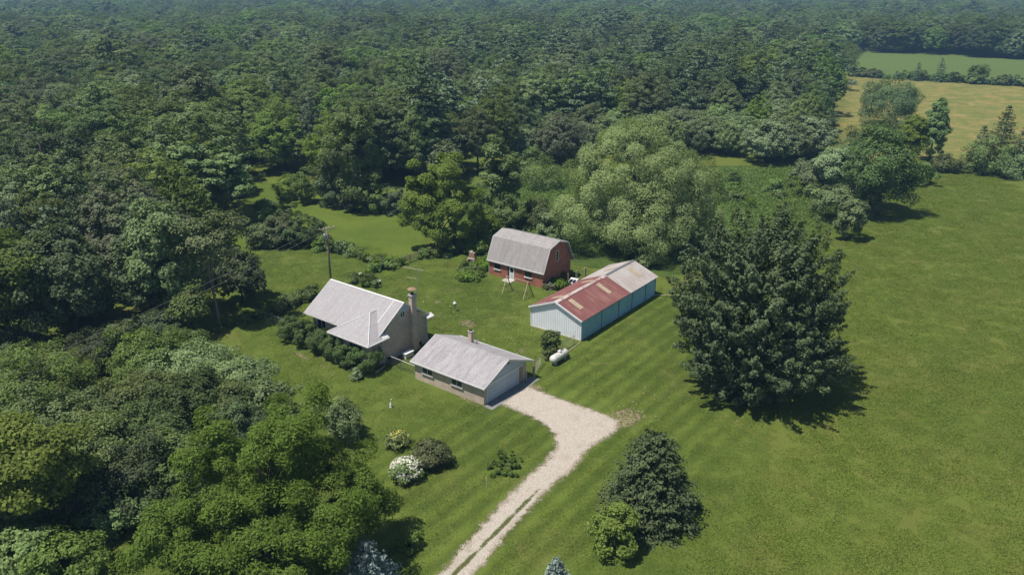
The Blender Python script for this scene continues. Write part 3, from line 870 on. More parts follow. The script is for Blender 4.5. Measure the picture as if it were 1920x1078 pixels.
for x in (-.36, GW + .355):
    m = MB()
    m.prism([(g0, ge - .20), (g0, ge + .01), (gy, gr + .01), (gy, gr - .2)], 'x', x, x + .05)
    m.prism([(gy + .001, gr - .2), (gy + .001, gr + .01), (g1, ge - .01), (g1, ge - .22)], 'x', x, x + .05)
    m.build('rake_board', 'gutter_white', groof)
MB().box(-.4, GW + .4, g0 - .13, g0 - .005, ge - .17, ge - .03).build('gutter', 'gutter_white', groof)
MB().box(-.4, GW + .4, g1 + .005, g1 + .13, ge - .19, ge - .05).build('gutter', 'gutter_white', groof)
MB().box(-.25, GW + .3, g0 + .01, -.004, ge - .26, ge - .22).build('soffit', 'gutter_white', groof)
window(ga, 'y', 0, -1, 1.2, 2.75, 1.15, 2.0, 2, 'concrete', 'shade_tinted_white'); window(ga, 'y', 0, -1, 5.55, 7.1, 1.15, 2.0, 2, 'concrete', 'shade_tinted_white')
# gable over the door in vertical board siding
m = MB()
gt = lambda y: ge + (gr - .18 - ge) * (y / gy if y < gy else max(0, (GD - y) / (GD - gy)))
gs = MB().prism([(0.02, ge - .02), (GD - .02, ge - .02), (gy, gr - .19)], 'x', GW + .003, GW + .03).build('gable_siding', 'shade_tinted_white', ga)
for k in range(1, 25):
    y = k * .3
    if gt(y) - ge > .1: MB().box(GW + .031, GW + .05, y - .02, y + .02, ge, gt(y) - .02).build('batten', 'shade_tinted_white', gs)
MB().box(GW + .004, GW + .08, .5, 6.95, 2.06, 2.24).build('door_header', 'white_paint', ga)
gd = MB().box(GW + .003, GW + .02, .62, 6.0, .02, 2.05).build('garage_door', 'shade_tinted_white', ga)  # white door, bluish shade put into its colour
for k in range(4):
    MB().box(GW + .021, GW + .045, .64, 5.98, .04 + k * .505, .04 + k * .505 + .485).build('panel', 'shade_tinted_white', gd)
for y in (.5, 6.02):
    MB().box(GW + .004, GW + .07, y, y + .11, 0, 2.055).build('door_jamb', 'white_paint', ga)
sd_ = MB().box(GW + .003, GW + .04, 6.25, 6.85, .04, 2.0).build('side_door', 'weathered_wood', ga)
MB().box(GW + .041, GW + .09, 6.3, 6.36, .95, 1.05).build('handle', 'black_metal', sd_)
MB().tube([(GW + .2, 7.4, .05), (GW + .2, 7.4, 2.1)], .05, 6).build('downspout', 'gutter_white', ga)
lampb = MB().lathe([(.05, 0), (.09, .06), (.07, .16)], (GW + .4, gy - .15, gr - .5), 10).build('gable_light', 'black_metal', ga)
c = MB().box(2.6, 3.1, 6.3, 6.75, 2.7, 4.35).build('chimney', 'tan_brick', ga)
MB().box(2.55, 3.15, 6.25, 6.8, 4.35, 4.42).build('crown_stone', 'concrete', c)
MB().box(2.68, 3.02, 6.38, 6.67, 4.42, 4.55).build('flue', 'black_metal', c)
MB().tube([(4.0, 6.2, 2.9), (4.0, 6.2, 3.5), (4.25, 6.35, 3.85)], .07, 8).build('vent_pipe', 'galvanised', ga)
pad = MB().box(GW + .08, GW + 1.3, -.2, GD + .9, .0, .03).build('apron', 'concrete_pad', ga)

# ------------------------------------------------------------------ gambrel barn: a 88.4..95.8, b -72..-61.9
ba = farm('gambrel_barn', 88.4, -72.0, 'red brick barn with a grey gambrel roof and white door', 'barn')
BW, BD = 10.1, 7.4
prof = [(-.26, 2.42), (1.3, 5.78), (3.7, 6.5), (6.1, 5.78), (7.9, 2.42)]
MB().prism([(0, 0), (BD, 0), (BD, 2.55), (5.92, 5.52), (3.7, 6.3), (1.48, 5.52), (0, 2.55)], 'x', 0, BW).build('wall', 'red_brick', ba)
r = MB()
for (ya, za), (yb, zb) in zip(prof[:-1], prof[1:]):
    r.slab([(-.25, ya, za), (BW + .35, ya, za), (BW + .35, yb, zb), (-.25, yb, zb)], .12)
br = r.build('roof', 'shingle_barn', ba)
for x in (-.31, BW + .352):
    m = MB()
    for (ya, za), (yb, zb) in zip(prof[:-1], prof[1:]):
        m.prism([(ya, za - .2), (ya, za), (yb, zb), (yb, zb - .2)], 'x', x, x + .05)
    m.build('rake_board', 'gutter_white', br)
MB().box(-.25, BW + .35, -.32, -.27, 2.24, 2.42).build('fascia', 'white_paint', br)
MB().box(-.2, BW + .3, -.26, -.004, 2.2, 2.235).build('soffit', 'white_paint', br)
window(ba, 'y', 0, -1, 1.05, 2.15, 1.15, 2.05, 2, 'white_paint', 'dark_gap'); window(ba, 'y', 0, -1, 6.9, 8.05, 1.15, 2.05, 2, 'white_paint', 'dark_gap')
bd = MB().box(3.95, 4.85, -.06, -.003, .1, 2.15).build('door', 'white_paint', ba)
MB().box(4.1, 4.7, -.075, -.061, 1.25, 1.95).build('pane', 'glass', bd)
MB().box(4.2, 4.6, -.075, -.061, .6, .95).build('panel', 'shade_tinted_white', bd)
MB().box(3.6, 3.93, -.05, -.003, .1, 2.15).build('shutter', 'dark_gap', ba)
MB().box(3.4, 5.1, -1.3, -.004, 0, .12).build('door_step', 'concrete', ba)
window(ba, 'x', BW, 1, 3.35, 4.05, 3.2, 4.9, 1, None)
MB().box(-.06, -.002, -.06, .12, 0, 2.2).build('corner_board', 'white_paint', ba)

# ------------------------------------------------------------------ pole shed: a 76.3..96.1, b -55.2..-47.4
sh = farm('pole_shed', 76.3, -55.2, 'long metal pole shed with half red, half grey roof', 'shed')
SW, SD, se, sr = 7.8, 19.8, 2.85, 4.42
zt = lambda x: se + (sr - se) * (1 - abs(x - SW / 2) / (SW / 2)) - .02
m = MB(); ribbed(m, 'y', 0, -1, 0, SW, .12, zt, .28); m.prism([(0.01, .0), (SW - .01, .0), (SW - .01, zt(SW)), (SW/2, zt(SW/2)), (0.01, zt(0))], 'y', 0, .05); m.build('end_wall', 'shed_white', sh)
m = MB(); m.prism([(0.01, .0), (SW - .01, .0), (SW - .01, zt(SW)), (SW/2, zt(SW/2)), (0.01, zt(0))], 'y', SD - .05, SD); m.build('end_wall', 'shed_white', sh)
m = MB(); m.box(0, .05, .051, SD - .051, 0, se - .03); m.build('side_wall', 'shed_white', sh)
m = MB(); m.box(SW - .1, SW - .05, .051, SD - .051, 0, se - .03); sw = m.build('side_wall', 'shed_blue', sh)
MB().box(-.01, SW + .01, -.06, -.012, 0, .14).build('skirt_board', 'pale_wood', sh)
MB().box(SW - .06, SW + .06, -.07, -.011, .1, se - .05).build('corner_trim', 'white_paint', sh)
MB().box(-.06, .05, -.07, -.011, .1, se - .05).build('corner_trim', 'white_paint', sh)
js = [0.08, 4.95, 9.35, 12.95, 16.8, SD - .06]
for i in range(5):
    m = MB(); ribbed(m, 'x', SW - .05, 1, js[i] + .05, js[i + 1] - .05, .1, lambda u: se - .12, .30, .05, .022)
    d = m.build('sliding_door', 'shed_blue' if i < 4 else 'shed_blue', sh)
    MB().box(SW - .038, SW + .02, js[i + 1] - .035, js[i + 1] + .035, .05, se - .1).build('door_gap', 'blue_trim', d)
MB().box(SW - .04, SW + .1, .0, SD, se - .11, se - .02).build('door_track', 'shade_tinted_white', sh)
def shed_roof(y0, y1, mat, name):
    m = MB()
    sl = (sr - se) / (SW / 2)
    for s in (0, 1):
        ys = []
        y = y0
        while y < y1 - 1e-6:
            ys += [(y, 0), (min(y1, y + .24), 0), (min(y1, y + .26), 1), (min(y1, y + .29), 1)]
            y += .31
        ys.append((y1, 0))
        vs = []
        for yy, d in ys:
            if s == 0: a_, b_ = (-.22, se - .22 * sl + .04), (SW / 2, sr + .04)
            else: a_, b_ = (SW + .22, se - .22 * sl + .04), (SW / 2, sr + .04)
            for x, z in (a_, b_): vs.append((x, yy, z + .025 * d))
        m.add(vs, [(2*i, 2*i+2, 2*i+3, 2*i+1) for i in range(len(ys) - 1)])
        m.slab([(a_[0], y0, a_[1] - .012), (a_[0], y1, a_[1] - .012), (b_[0], y1, b_[1] - .012), (b_[0], y0, b_[1] - .012)], .05)
    return m.build(name, mat, sh)
r1 = shed_roof(-.25, 12.0, 'red_metal', 'red_roof'); r2 = shed_roof(12.0, SD + .25, 'grey_metal', 'grey_roof')
r1['label'] = 'rusty red half of the shed roof'; r2['label'] = 'grey half of the shed roof'
sl_ = (sr - se) / (SW / 2)
def on_roof(x, y, up=.075): return (x, y, sr + .04 - abs(x - SW / 2) * sl_ + up)
rng = np.random.default_rng(5)
for k in range(10):
    y0, y1 = -.25 + k * 1.225, -.25 + (k + 1) * 1.225 - .02
    w = .30 + rng.uniform(-.05, .06)
    MB().slab([on_roof(SW/2 - w, y0), on_roof(SW/2, y0, .09), on_roof(SW/2, y1, .09), on_roof(SW/2 - w, y1)], .02).slab(
        [on_roof(SW/2, y0, .09), on_roof(SW/2 + w, y0), on_roof(SW/2 + w, y1), on_roof(SW/2, y1, .09)], .02).build('ridge_cap', 'ridge_metal', r1)
for k in range(4):
    y0, y1 = 12.0 + k * 2.0, 12.0 + (k + 1) * 2.0 - .02
    MB().slab([on_roof(SW/2 - .22, y0), on_roof(SW/2, y0, .09), on_roof(SW/2, y1, .09), on_roof(SW/2 - .22, y1)], .02).slab(
        [on_roof(SW/2, y0, .09), on_roof(SW/2 + .22, y0), on_roof(SW/2 + .22, y1), on_roof(SW/2, y1, .09)], .02).build('ridge_cap', 'galvanised', r2)
for par, y0, x0, x1 in ((r1, 1.7, 4.6, 6.5), (r1, 8.6, 4.5, 6.6), (r1, 2.0, 1.6, 3.3), (r1, 9.3, 1.6, 3.3), (r2, 16.8, 4.7, 6.6), (r2, 15.5, 1.5, 3.3)):
    for k in range(3):
        ya = y0 + k * .28
        MB().slab([on_roof(x0, ya, .05), on_roof(x1, ya, .05), on_roof(x1, ya + .26, .05), on_roof(x0, ya + .26, .05)], .02).build('skylight_panel', 'light_panel', par)
for s in (0, 1):
    xa = -.25 if s == 0 else SW + .25
    MB().slab([on_roof(xa, -.32, .08), on_roof(SW/2, -.32, .09), on_roof(SW/2, -.2, .09), on_roof(xa, -.2, .08)], .2).build('rake_trim', 'white_paint', sh)
MB().tube([(SW + .1, SD - .3, .12), (SW + 2.0, SD + 1.2, .08)], .05, 6).build('drain_pipe', 'pale_wood', sh)

# ------------------------------------------------------------------ yard things
tk = farm('propane_tank', 69.9, -46.4, 'white horizontal propane tank on the lawn beside the young tree', 'tank')
pr = [(.02, -1.62)] + [(.5 * math.cos(t), -1.12 - .5 * math.sin(t)) for t in np.linspace(1.4, 0, 7)] + [(.5 * math.cos(t), 1.12 + .5 * math.sin(t)) for t in np.linspace(0, 1.4, 7)] + [(.02, 1.62)]
MB().lathe(pr, (0, 0, .78), 24, 'y').build('vessel', 'tank_white', tk, True)
dm = MB().lathe([(.24, 1.22), (.24, 1.40), (.20, 1.47), (.05, 1.5)], (0, 0.1, 0), 16).build('dome_lid', 'tank_white', tk, True)
for y in (-.95, .95):
    MB().box(-.3, .3, y - .06, y + .06, .1, .42).box(-.38, .38, y - .12, y + .12, 0, .1).build('saddle', 'concrete', tk)
for y in (-1.0, -.5, .55, 1.0):
    MB().lathe([(.498, y - .015), (.508, y - .012), (.508, y + .012), (.498, y + .015)], (0, 0, .78), 24, 'y').build('weld_band', 'galvanised', tk)

def chain_link(name, p, q, label, h=1.2, bays=1, group='chain link fence runs', tilt=0.0, rail='galvanised'):
    p, q = Vector(p), Vector(q)
    d = q - p; l = d.length; ang = math.atan2(d.y, d.x)
    r = empty(name, p, ang, label, 'fence', group)
    for k in range(bays + 1):
        MB().tube([(l * k / bays, 0, 0), (l * k / bays, 0, h + .05)], .035, 6).lathe([(.05, h + .04), (.04, h + .09), (.01, h + .11)], (l * k / bays, 0, 0), 8).build('post', 'galvanised', r)
    MB().tube([(0, 0, h), (l, 0, h)], .028, 6).build('top_rail', rail, r)
    m = MB(); s = .14
    n = int((l + h) / s)
    for k in range(n):
        x = k * s
        for sg in (1, -1):
            # diagonal wire clipped to the bay
            if sg == 1: x0, z0, x1, z1 = x - h, .04, x, h
            else: x0, z0, x1, z1 = x - h, h, x, .04
            def cl(t): return x0 + (x1 - x0) * t, z0 + (z1 - z0) * t
            ta = max(0, (0 - x0) / (x1 - x0)); tb = min(1, (l - x0) / (x1 - x0))
            if tb - ta < .02: continue
            a_, b_ = cl(ta), cl(tb)
            m.tube([(a_[0], .002 * sg, a_[1]), (b_[0], .002 * sg, b_[1])], .0028, 3, False)
    m.build('wire_mesh', 'wire', r)
    return r
chain_link('chain_link_fence', ab(64.9, -46.6), ab(68.0, -47.6), 'short chain link fence run from the garage corner to the young tree')
chain_link('chain_link_fence', ab(71.4, -47.7), ab(75.0, -47.6), 'short chain link fence run between the propane tank and pole shed')
chain_link('chain_link_fence', ab(57.0, -62.3), ab(56.9, -57.5), 'chain link fence run across the gap between farmhouse and garage', 1.25, 2, rail='gutter_white')
chain_link('chain_link_fence', ab(56.2, -84.5), ab(56.6, -76.4), 'chain link fence run from the farmhouse corner to the left woods', 1.1, 3)
MB().tube([ab(71.6, -46.9, .08), ab(75.9, -47.2, .08)], .05, 6).build('fallen_pipe', 'pale_wood')
tag(bpy.data.objects['fallen_pipe'], 'pale pipe lying in the grass beside the propane tank fence', 'pipe')
tp = farm('gate_post', 64.7, -46.3, 'tall wooden gate post standing at the garage corner', 'post')
MB().box(-.07, .07, -.07, .07, 0, 2.3).build('post', 'weathered_wood', tp)
MB().box(-.04, .3, -.03, .03, 1.55, 1.62).build('bracket', 'galvanised', tp)

sg = farm('swing_frame', 82.9, -65.2, 'bare wooden swing frame with two leaning ends in front of the brick barn', 'swing')
for x in (0, 3.8):
    MB().tube([(x, 0, 0), (x, 1.15, 2.35)], .06, 6).build('leg', 'pale_wood', sg)  # front legs: sunlight put into the colour as paler wood
    MB().tube([(x, 2.4, 0), (x, 1.25, 2.35)], .06, 6).build('leg', 'dark_wood', sg)  # rear legs: shade put into the colour as darker wood
    MB().tube([(x, .45, .9), (x, 1.95, .9)], .045, 6).build('brace', 'dark_wood', sg)
MB().tube([(-.15, 1.2, 2.4), (3.95, 1.2, 2.4)], .06, 6).build('top_beam', 'weathered_wood', sg)
MB().tube([(0, 2.3, .18), (3.8, 2.3, .18)], .03, 5).build('ground_rail', 'dark_wood', sg)

fpx = empty('garden_fireplace', gp(885, 498), -0.5, 'crumbling brick garden fireplace in the weeds left of the red barn', 'fireplace')
MB().box(-.75, -.4, -.5, .5, 0, 1.1).box(.4, .75, -.5, .5, 0, 1.0).box(-.4, .4, .15, .5, 0, 1.1).build('hearth', 'old_brick', fpx)
MB().box(-.62, .62, -.35, .5, 1.1, 1.28).build('mantel_slab', 'stone', fpx)
MB().prism([(-.6, 1.28), (.6, 1.28), (.42, 2.1), (-.38, 2.2)], 'y', -.1, .5).build('chimney_stack', 'old_brick', fpx)
MB().box(-.45, .1, -.05, .45, 2.13, 2.3).build('cap_stone', 'stone', fpx)

cf = empty('cold_frame', ab(92.0, -58.9), -FA + .15, 'white cold frame box with dark slanted glass beside the pole shed', 'cold frame'); cf.scale = (.75, .75, .75)
MB().prism([(-.8, 0), (.8, 0), (.8, 1.3), (-.8, .75)], 'x', -.75, .75).build('box', 'white_paint', cf)
lid = MB().slab([(-.8, -.85, .78), (.8, -.85, .78), (.8, .85, 1.36), (-.8, .85, 1.36)], .05).build('lid', 'white_paint', cf)
for x0, x1 in ((-.68, -.04), (.04, .68)):
    MB().slab([(x0, -.7, .85), (x1, -.7, .85), (x1, .35, 1.205), (x0, .35, 1.205)], .015).build('pane', 'glass', lid)
pl = empty('scrap_boards', ab(88.9, -60.6), .3, 'heap of grey scrap boards and stakes against the barn gable', 'boards')
rr = random.Random(4)
for k in range(9):
    x, y, t = rr.uniform(-1, 1.0), rr.uniform(-.6, .6), rr.uniform(0, 3.14)
    l = rr.uniform(.5, 1.0)
    MB().tube([(x - l*math.cos(t), y - l*math.sin(t), .06 + .06*k), (x + l*math.cos(t), y + l*math.sin(t), .1 + .1*k + rr.uniform(0, .5))], .06, 4).build('board', 'dead_wood', pl)
for k in range(3):
    st = empty('wooden_stake', ab(92.8 + 1.1*k, -60.3 + .8*k), .2*k, ['leaning weathered stake nearest the white cold frame', 'middle weathered stake in the weeds behind the cold frame', 'weathered stake farthest behind the cold frame by the big pale tree'][k], 'stake')
    MB().box(-.12, .12, -.1, .1, 0, 1.3 + .3*k).prism([(-.12, 1.3 + .3*k), (.12, 1.3 + .3*k), (0, 1.5 + .3*k)], 'y', -.1, .1).build('shaft', 'weathered_wood' if k else 'rust', st)

gt_ = Vector(gp(748, 499)); gq = Vector(gp(787, 484)); dv = gq - gt_
fg = empty('rail_fence', gt_, math.atan2(dv.y, dv.x), 'dark wooden three rail fence panel in the weedy fence row', 'fence')
ln = dv.length
for x in (0, ln * .5, ln):
    MB().box(x - .07, x + .07, -.07, .07, 0, 1.35).build('post', 'weathered_wood', fg)
for z in (.4, .75, 1.1):
    MB().box(-.15, ln + .15, -.12, -.071, z, z + .15).build('rail', 'weathered_wood', fg)

bn = empty('plank_bench', gp(688, 527), -.75, 'weathered plank bench with pale top in the weeds behind the farmhouse', 'bench')
MB().box(-1.6, .6, -.35, .35, .85, .93).build('seat', 'tank_white', bn)
for x in (-1.3, .3): MB().box(x - .06, x + .06, -.3, .3, 0, .85).build('leg', 'dark_wood', bn)
b2 = empty('plank_bench', gp(708, 532), -.3, 'small low pale bench beside the weeds behind the farmhouse ridge', 'bench')
MB().box(-.5, .5, -.3, .3, .45, .53).build('seat', 'tank_white', b2)
for x in (-.4, .4): MB().box(x - .05, x + .05, -.25, .25, 0, .45).build('leg', 'dark_wood', b2)

bb = empty('bird_feeder', gp(853, 583), 0, 'small bird feeder post with white cap on the lawn behind the garage', 'bird feeder')
MB().tube([(0,0,0),(0,0,1.0)], .05, 6).build('post', 'copper_green', bb)
MB().lathe([(.1, .95), (.24, 1.05), (.24, 1.18), (.05, 1.4)], (0,0,0), 12).build('roof', 'white_paint', bb)
MB().lathe([(.16, .8), (.18, .95), (.10, .95)], (0,0,0), 12).build('tray', 'copper_green', bb)
yo = empty('lawn_ornament', gp(733, 764), 0.3, 'small white lawn ornament figure standing left of the garage', 'lawn ornament'); yo.scale = (.7, .7, .7)
MB().lathe([(.22, 0), (.2, .15), (.14, .2), (.2, .45), (.16, .65), (.07, .72)], (0,0,0), 12).build('body', 'white_paint', yo, True)
MB().lathe([(.03, .70), (.12, .78), (.12, .88), (.03, .96)], (0,0,0), 10).build('head', 'white_paint', yo, True)
MB().tube([(.15, .35, 0), (.15, .35, 1.1)], .02, 5).build('stake', 'galvanised', yo)
MB().lathe([(.02, 1.05), (.1, 1.1), (.1, 1.22), (.02, 1.28)], (.15, .35, 0), 10).build('globe', 'white_paint', yo)
ys = empty('yard_stake', gp(912, 914), 0, 'thin white marker stake in the lawn left of the drive', 'stake')
MB().tube([(0,0,0),(0,0,1.1)], .02, 5).build('rod', 'white_paint', ys)
MB().box(-.07, .07, -.01, .01, .75, 1.08).build('flag', 'petal_yellow', ys)
MB().tube([ab(56.4, -62.0, .06), ab(54.6, -61.6, .06)], .07, 6).build('splash_pipe', 'galvanised')
tag(bpy.data.objects['splash_pipe'], 'grey drain pipe on the grass at the farmhouse front corner', 'pipe')

# utility pole with transformer, its neighbour out of frame, and the two wires between them
def utility_pole(loc, rz, label, parts=True):
    r = empty('utility_pole', loc, rz, label, 'utility pole', 'utility poles')
    MB().tube([(0,0,0),(0,0,5),(0.03,0,9.15)], [.16, .14, .11], 10).build('pole', 'pole_wood', r, True)
    arm = MB().box(-1.2, 1.2, -.17, -.07, 8.75, 8.89).build('crossarm', 'pale_wood', r)
    MB().tube([(-.8, -.12, 8.76), (-.12, -.12, 8.1)], .025, 4).tube([(.8, -.12, 8.76), (.12, -.12, 8.1)], .025, 4).build('brace', 'galvanised', arm)
    for x in (-1.1, -.4, .4, 1.1):
        MB().lathe([(.03, 8.89), (.06, 8.95), (.04, 9.0), (.06, 9.05), (.03, 9.1)], (x, -.12, 0), 8).build('insulator', 'white_paint', arm)
    t = MB().lathe([(.20, 7.3), (.24, 7.34), (.24, 8.05), (.2, 8.12), (.05, 8.16)], (-.38, -.12, 0), 14).build('transformer', 'transformer_gray', r, True)
    MB().tube([(-.42, -.12, 8.15), (-.42, -.12, 8.38)], .04, 6).build('bushing', 'white_paint', t)
    return r
PA = Vector((-27.0, 109.0, 0)); PB = Vector((-27.0 - 17.3*1.75, 109 - 41.5*1.75, 0))
dd_ = PB - PA; pa_ = math.atan2(dd_.y, dd_.x) + math.pi / 2
utility_pole(PA, .55, 'tall wooden utility pole with grey transformer behind the farmhouse')
utility_pole(PB, pa_, 'wooden utility pole at the other end of the two wires, beyond the left shrubs')
for k, off in enumerate((-1.1, 1.1)):
    a_ = PA + Vector((math.cos(.55) * off, math.sin(.55) * off, 9.08)); b_ = PB + Vector((math.cos(pa_) * off, math.sin(pa_) * off, 9.08))
    pts = []
    for i in range(25):
        t = i / 24; p = a_.lerp(b_, t); p.z -= 4 * .75 * t * (1 - t); pts.append(p)
    o = MB().tube(pts, .022, 5).build('power_line', 'wire')
    tag(o, ['upper power line running from the utility pole down to the left woods', 'lower power line running from the utility pole down to the left woods'][k], 'power line', 'power lines')

# ------------------------------------------------------------------ single trees and shrubs
def nleaf(h, r, zb, L, W, layers=3.0):
    rz = (h - zb) / 2
    return int(layers * 4 * math.pi * (((r*r)**1.6 + 2*(r*rz)**1.6) / 3) ** (1/1.6) / (L * W * .55))

# the big dark maple right of the shed
mp_ = make_tree('maple_tree', 11, 20.8, 8.5, 0.3, 'leaf_maple', tr=.42, n_clump=1300, cr=1.0, n_leaf=112000, L=.34, W=.21, spray=1.4, up=.5, lump=.1, shape='dome', inner=.45, bottom=-.97, limbs=10,
                lobes=[(0, 0, 20.8, 8.1, .6), (.3, -.6, 10.5, 8.4, .1), (1.2, 1.0, 17.0, 7.6, 1.0)])
put(mp_, gp(1402, 724), .4, 1, 'huge dense dark green maple standing alone right of the pole shed', 'tree', copy=False)
# the pale billowing willow behind the barn and shed
wl = make_tree('willow_tree', 22, 20.5, 12.6, 1.0, 'leaf_willow', tr=.55, n_clump=330, cr=1.7, n_leaf=138000, L=.30, W=.15, shell=.3, jit=.5, flat=.85, lump=.2, shape='dome', inner=.45, up=.55, bottom=-.85, limbs=24, droop=.5,
               lobes=[(-1.0, 1.0, 20.8, 10.6, 1.5), (6.5, .5, 18.0, 7.2, 2.0), (10.5, -.5, 14.5, 4.8, 1.0), (-7.0, -1.5, 13.5, 6.0, .8), (1.0, -6.0, 12.5, 6.4, .6)])
put(wl, gp(1182, 462), 0, 1, 'huge pale billowing willow behind the brick barn and pole shed', 'tree', copy=False)
w2 = make_shrub('pale_sapling', 23, 3.4, 1.7, 'leaf_willow', n_leaf=2600, L=.34, W=.2, n_clump=30, cr=.6)
put(w2, gp(1212, 500), 0, 1, 'round pale sapling at the far end of the pole shed', 'shrub', copy=False)
# bright many-lobed tree left of the barn
bt = make_tree('box_elder_tree', 33, 17.5, 6.6, .6, 'leaf_bright', tr=.4, n_clump=120, cr=1.2, n_leaf=42000, L=.34, W=.21, lump=.3, shape='oval', inner=.45, up=.5, bottom=-.85, limbs=16,
               lobes=[(.8, .5, 17.6, 4.4, 5.0), (-3.0, -.4, 14.0, 3.6, 1.5), (3.4, -.6, 12.5, 3.5, 1.0), (-.6, -2.4, 10.5, 3.4, .5)])
put(bt, gp(826, 466), 0, 1, 'tall bright green lobed tree left of the brick barn', 'tree', copy=False)
# tall bare-trunked locust at the edge of the left woods
lt = make_tree('tall_locust_tree', 44, 14.5, 4.6, 8.2, 'leaf_grey', bark='pale_bark', tr=.24, n_clump=40, cr=1.4, n_leaf=6500, L=.40, W=.24, flat=.5, lump=.3, shape='vase', inner=.3, up=.6, bottom=-.6, limbs=12)
put(lt, gp(412, 612), .5, 1, 'tall bare trunked tree with flat grey green crown beside the wires', 'tree', copy=False)
# foreground trees, lower left
fw = make_tree('walnut_tree', 55, 13.0, 8.3, 1.2, 'leaf_locust', tr=.4, n_clump=340, cr=1.0, n_leaf=110000, L=.28, W=.11, flat=.62, lump=.34, shape='oval', inner=.4, up=.6, bottom=-.8, limbs=30, droop=.35,
               lobes=[(1.5, 2.4, 13.2, 3.9, 4.2), (-3.6, 1.6, 11.8, 3.9, 3.0), (5.4, -.4, 10.4, 3.6, 2.4), (.4, -2.6, 9.8, 4.0, 1.8), (-5.9, -2.2, 8.6, 3.3, 1.4), (3.4, -5.2, 7.6, 3.4, .8), (-2.4, -5.6, 7.0, 3.4, .8), (6.6, 2.4, 8.4, 2.6, 1.5)])
put(fw, Vector((-18.3, 48.0, 0)), 0, 1, 'large bright feathery walnut tree in the lower left foreground', 'tree', copy=False)
# spruces
sp = make_conifer('spruce_tree', 66, 8.0, 4.2, .15, 'needle_spruce', whorls=34, per=18, sprays=20, L=.32, W=.15, droop=.16, taper=.46)
put(sp, gp(1218, 962), 0, 1, 'broad dark green spruce on the lawn right of the drive', 'tree', copy=False)
b1 = make_conifer('blue_spruce_tree', 67, 5.0, 2.9, .1, 'needle_blue', whorls=20, per=11, sprays=14, L=.28, W=.12, droop=.1, taper=.7)
put(b1, Vector((-10.6, 45.6, 0)), 0, 1, 'pale blue spruce below the walnut tree at the picture bottom', 'tree', 'blue spruces', copy=False)
b2_ = make_conifer('blue_spruce_tree', 68, 4.0, 1.7, .1, 'needle_blue', whorls=18, per=9, sprays=11, L=.26, W=.12, droop=.1)
put(b2_, Vector((3.15, 45.0, 0)), 0, 1, 'small blue spruce tip right of the drive at the bottom edge', 'tree', 'blue spruces', copy=False)
yt = make_tree('young_tree', 69, 4.3, 1.75, .5, 'leaf_bright', tr=.07, n_clump=46, cr=.55, n_leaf=4200, L=.26, W=.18, shape='oval', lump=.25)
put(yt, gp(1152, 1030), 0, 1, 'young leafy green tree standing in front of the broad spruce', 'tree', copy=False)
y2 = make_tree('young_tree', 70, 3.6, 1.35, .3, 'leaf_mid', tr=.06, n_clump=34, cr=.5, n_leaf=2600, L=.26, W=.17, shape='oval', lump=.3)
put(y2, ab(70.1, -47.9), 0, 1, 'young leafy tree growing in the fence beside the propane tank', 'tree', copy=False)

# clipped shrubs along the house front
for k, (u, v, h, r) in enumerate([(549, 636, 3.0, 2.0), (577, 644, 2.8, 1.85), (603, 657, 2.7, 1.8), (630, 671, 2.7, 1.8), (657, 683, 2.8, 1.85), (689, 692, 2.9, 2.0)]):
    s = make_shrub('yew_shrub', 80 + k, h, r, 'leaf_yew', n_leaf=9000, L=.15, W=.09, n_clump=90, cr=.4, lump=.12, shape='round', inner=.6)
    put(s, gp(u, v), k, 1, ['dark clipped yew shrub at the far left end of the farmhouse row', 'second dark yew shrub from the left end of the farmhouse row', 'third dark yew shrub from the left end of the farmhouse row',
        'fourth dark yew shrub from the left end of the farmhouse row', 'fifth dark yew shrub, last but one towards the garage', 'large dark yew shrub at the garage end of the farmhouse row'][k], 'shrub', 'yew shrubs along the farmhouse', copy=False)
s = make_shrub('euonymus_shrub', 90, 1.2, .8, 'leaf_grey', n_leaf=900, L=.2, W=.13)
put(s, gp(668, 709), 0, 1, 'low pale leaved shrub in front of the last yew shrub', 'shrub', copy=False)
hy = make_shrub('hydrangea_shrub', 91, 1.9, 1.45, 'leaf_mid', n_leaf=2600, L=.2, W=.15, shape='round', inner=.5, lump=.1, n_clump=45)
rng = np.random.default_rng(7)
d = unit(rng.normal(size=(420, 3)) + np.array([-.1, -.2, .35])); d = d[d[:, 2] > -.25]
P = d * np.array([1.45, 1.45, .98]) * rng.uniform(.92, 1.06, (len(d), 1)) + np.array([0, 0, .98])
q = []
for p, n in zip(P, d):
    k = 7
    pp = p + rng.normal(0, .055, (k, 3)); q.append(leaf_quads(rng, pp, unit(n + .6 * rng.normal(size=(k, 3))), .13, .12))
fo = link('blossom', quads_mesh('blossom', np.concatenate(q), 'petal_white'), hy)
put(hy, gp(762, 896), 0, 1, 'round hydrangea shrub covered in white blossom on the front lawn', 'shrub', copy=False)
yl = make_shrub('yellow_flower_shrub', 92, 1.5, 1.15, 'leaf_olive', n_leaf=1500, L=.2, W=.13)
d = unit(rng.normal(size=(160, 3)) + np.array([0, 0, .7])); P = d * np.array([1.1, 1.1, .7]) + np.array([0, 0, .85])
link('blossom', quads_mesh('blossom', leaf_quads(rng, P, unit(d + .5 * rng.normal(size=(160, 3))), .17, .15), 'petal_yellow'), yl)
put(yl, gp(746, 836), 0, 1, 'small yellow flowering shrub behind the bronze shrub on the front lawn', 'shrub', copy=False)
dk = make_shrub('bronze_shrub', 93, 2.3, 2.0, 'leaf_bronze', n_leaf=5200, L=.24, W=.14, lump=.2, n_clump=60)
put(dk, gp(806, 868), 0, 1, 'dark bronze leaved shrub beside the white hydrangea', 'shrub', copy=False)
gm = make_shrub('perennial_clump', 94, .55, 1.6, 'leaf_weed', n_leaf=2400, L=.26, W=.1, up=.1, lump=.3, cr=.22)
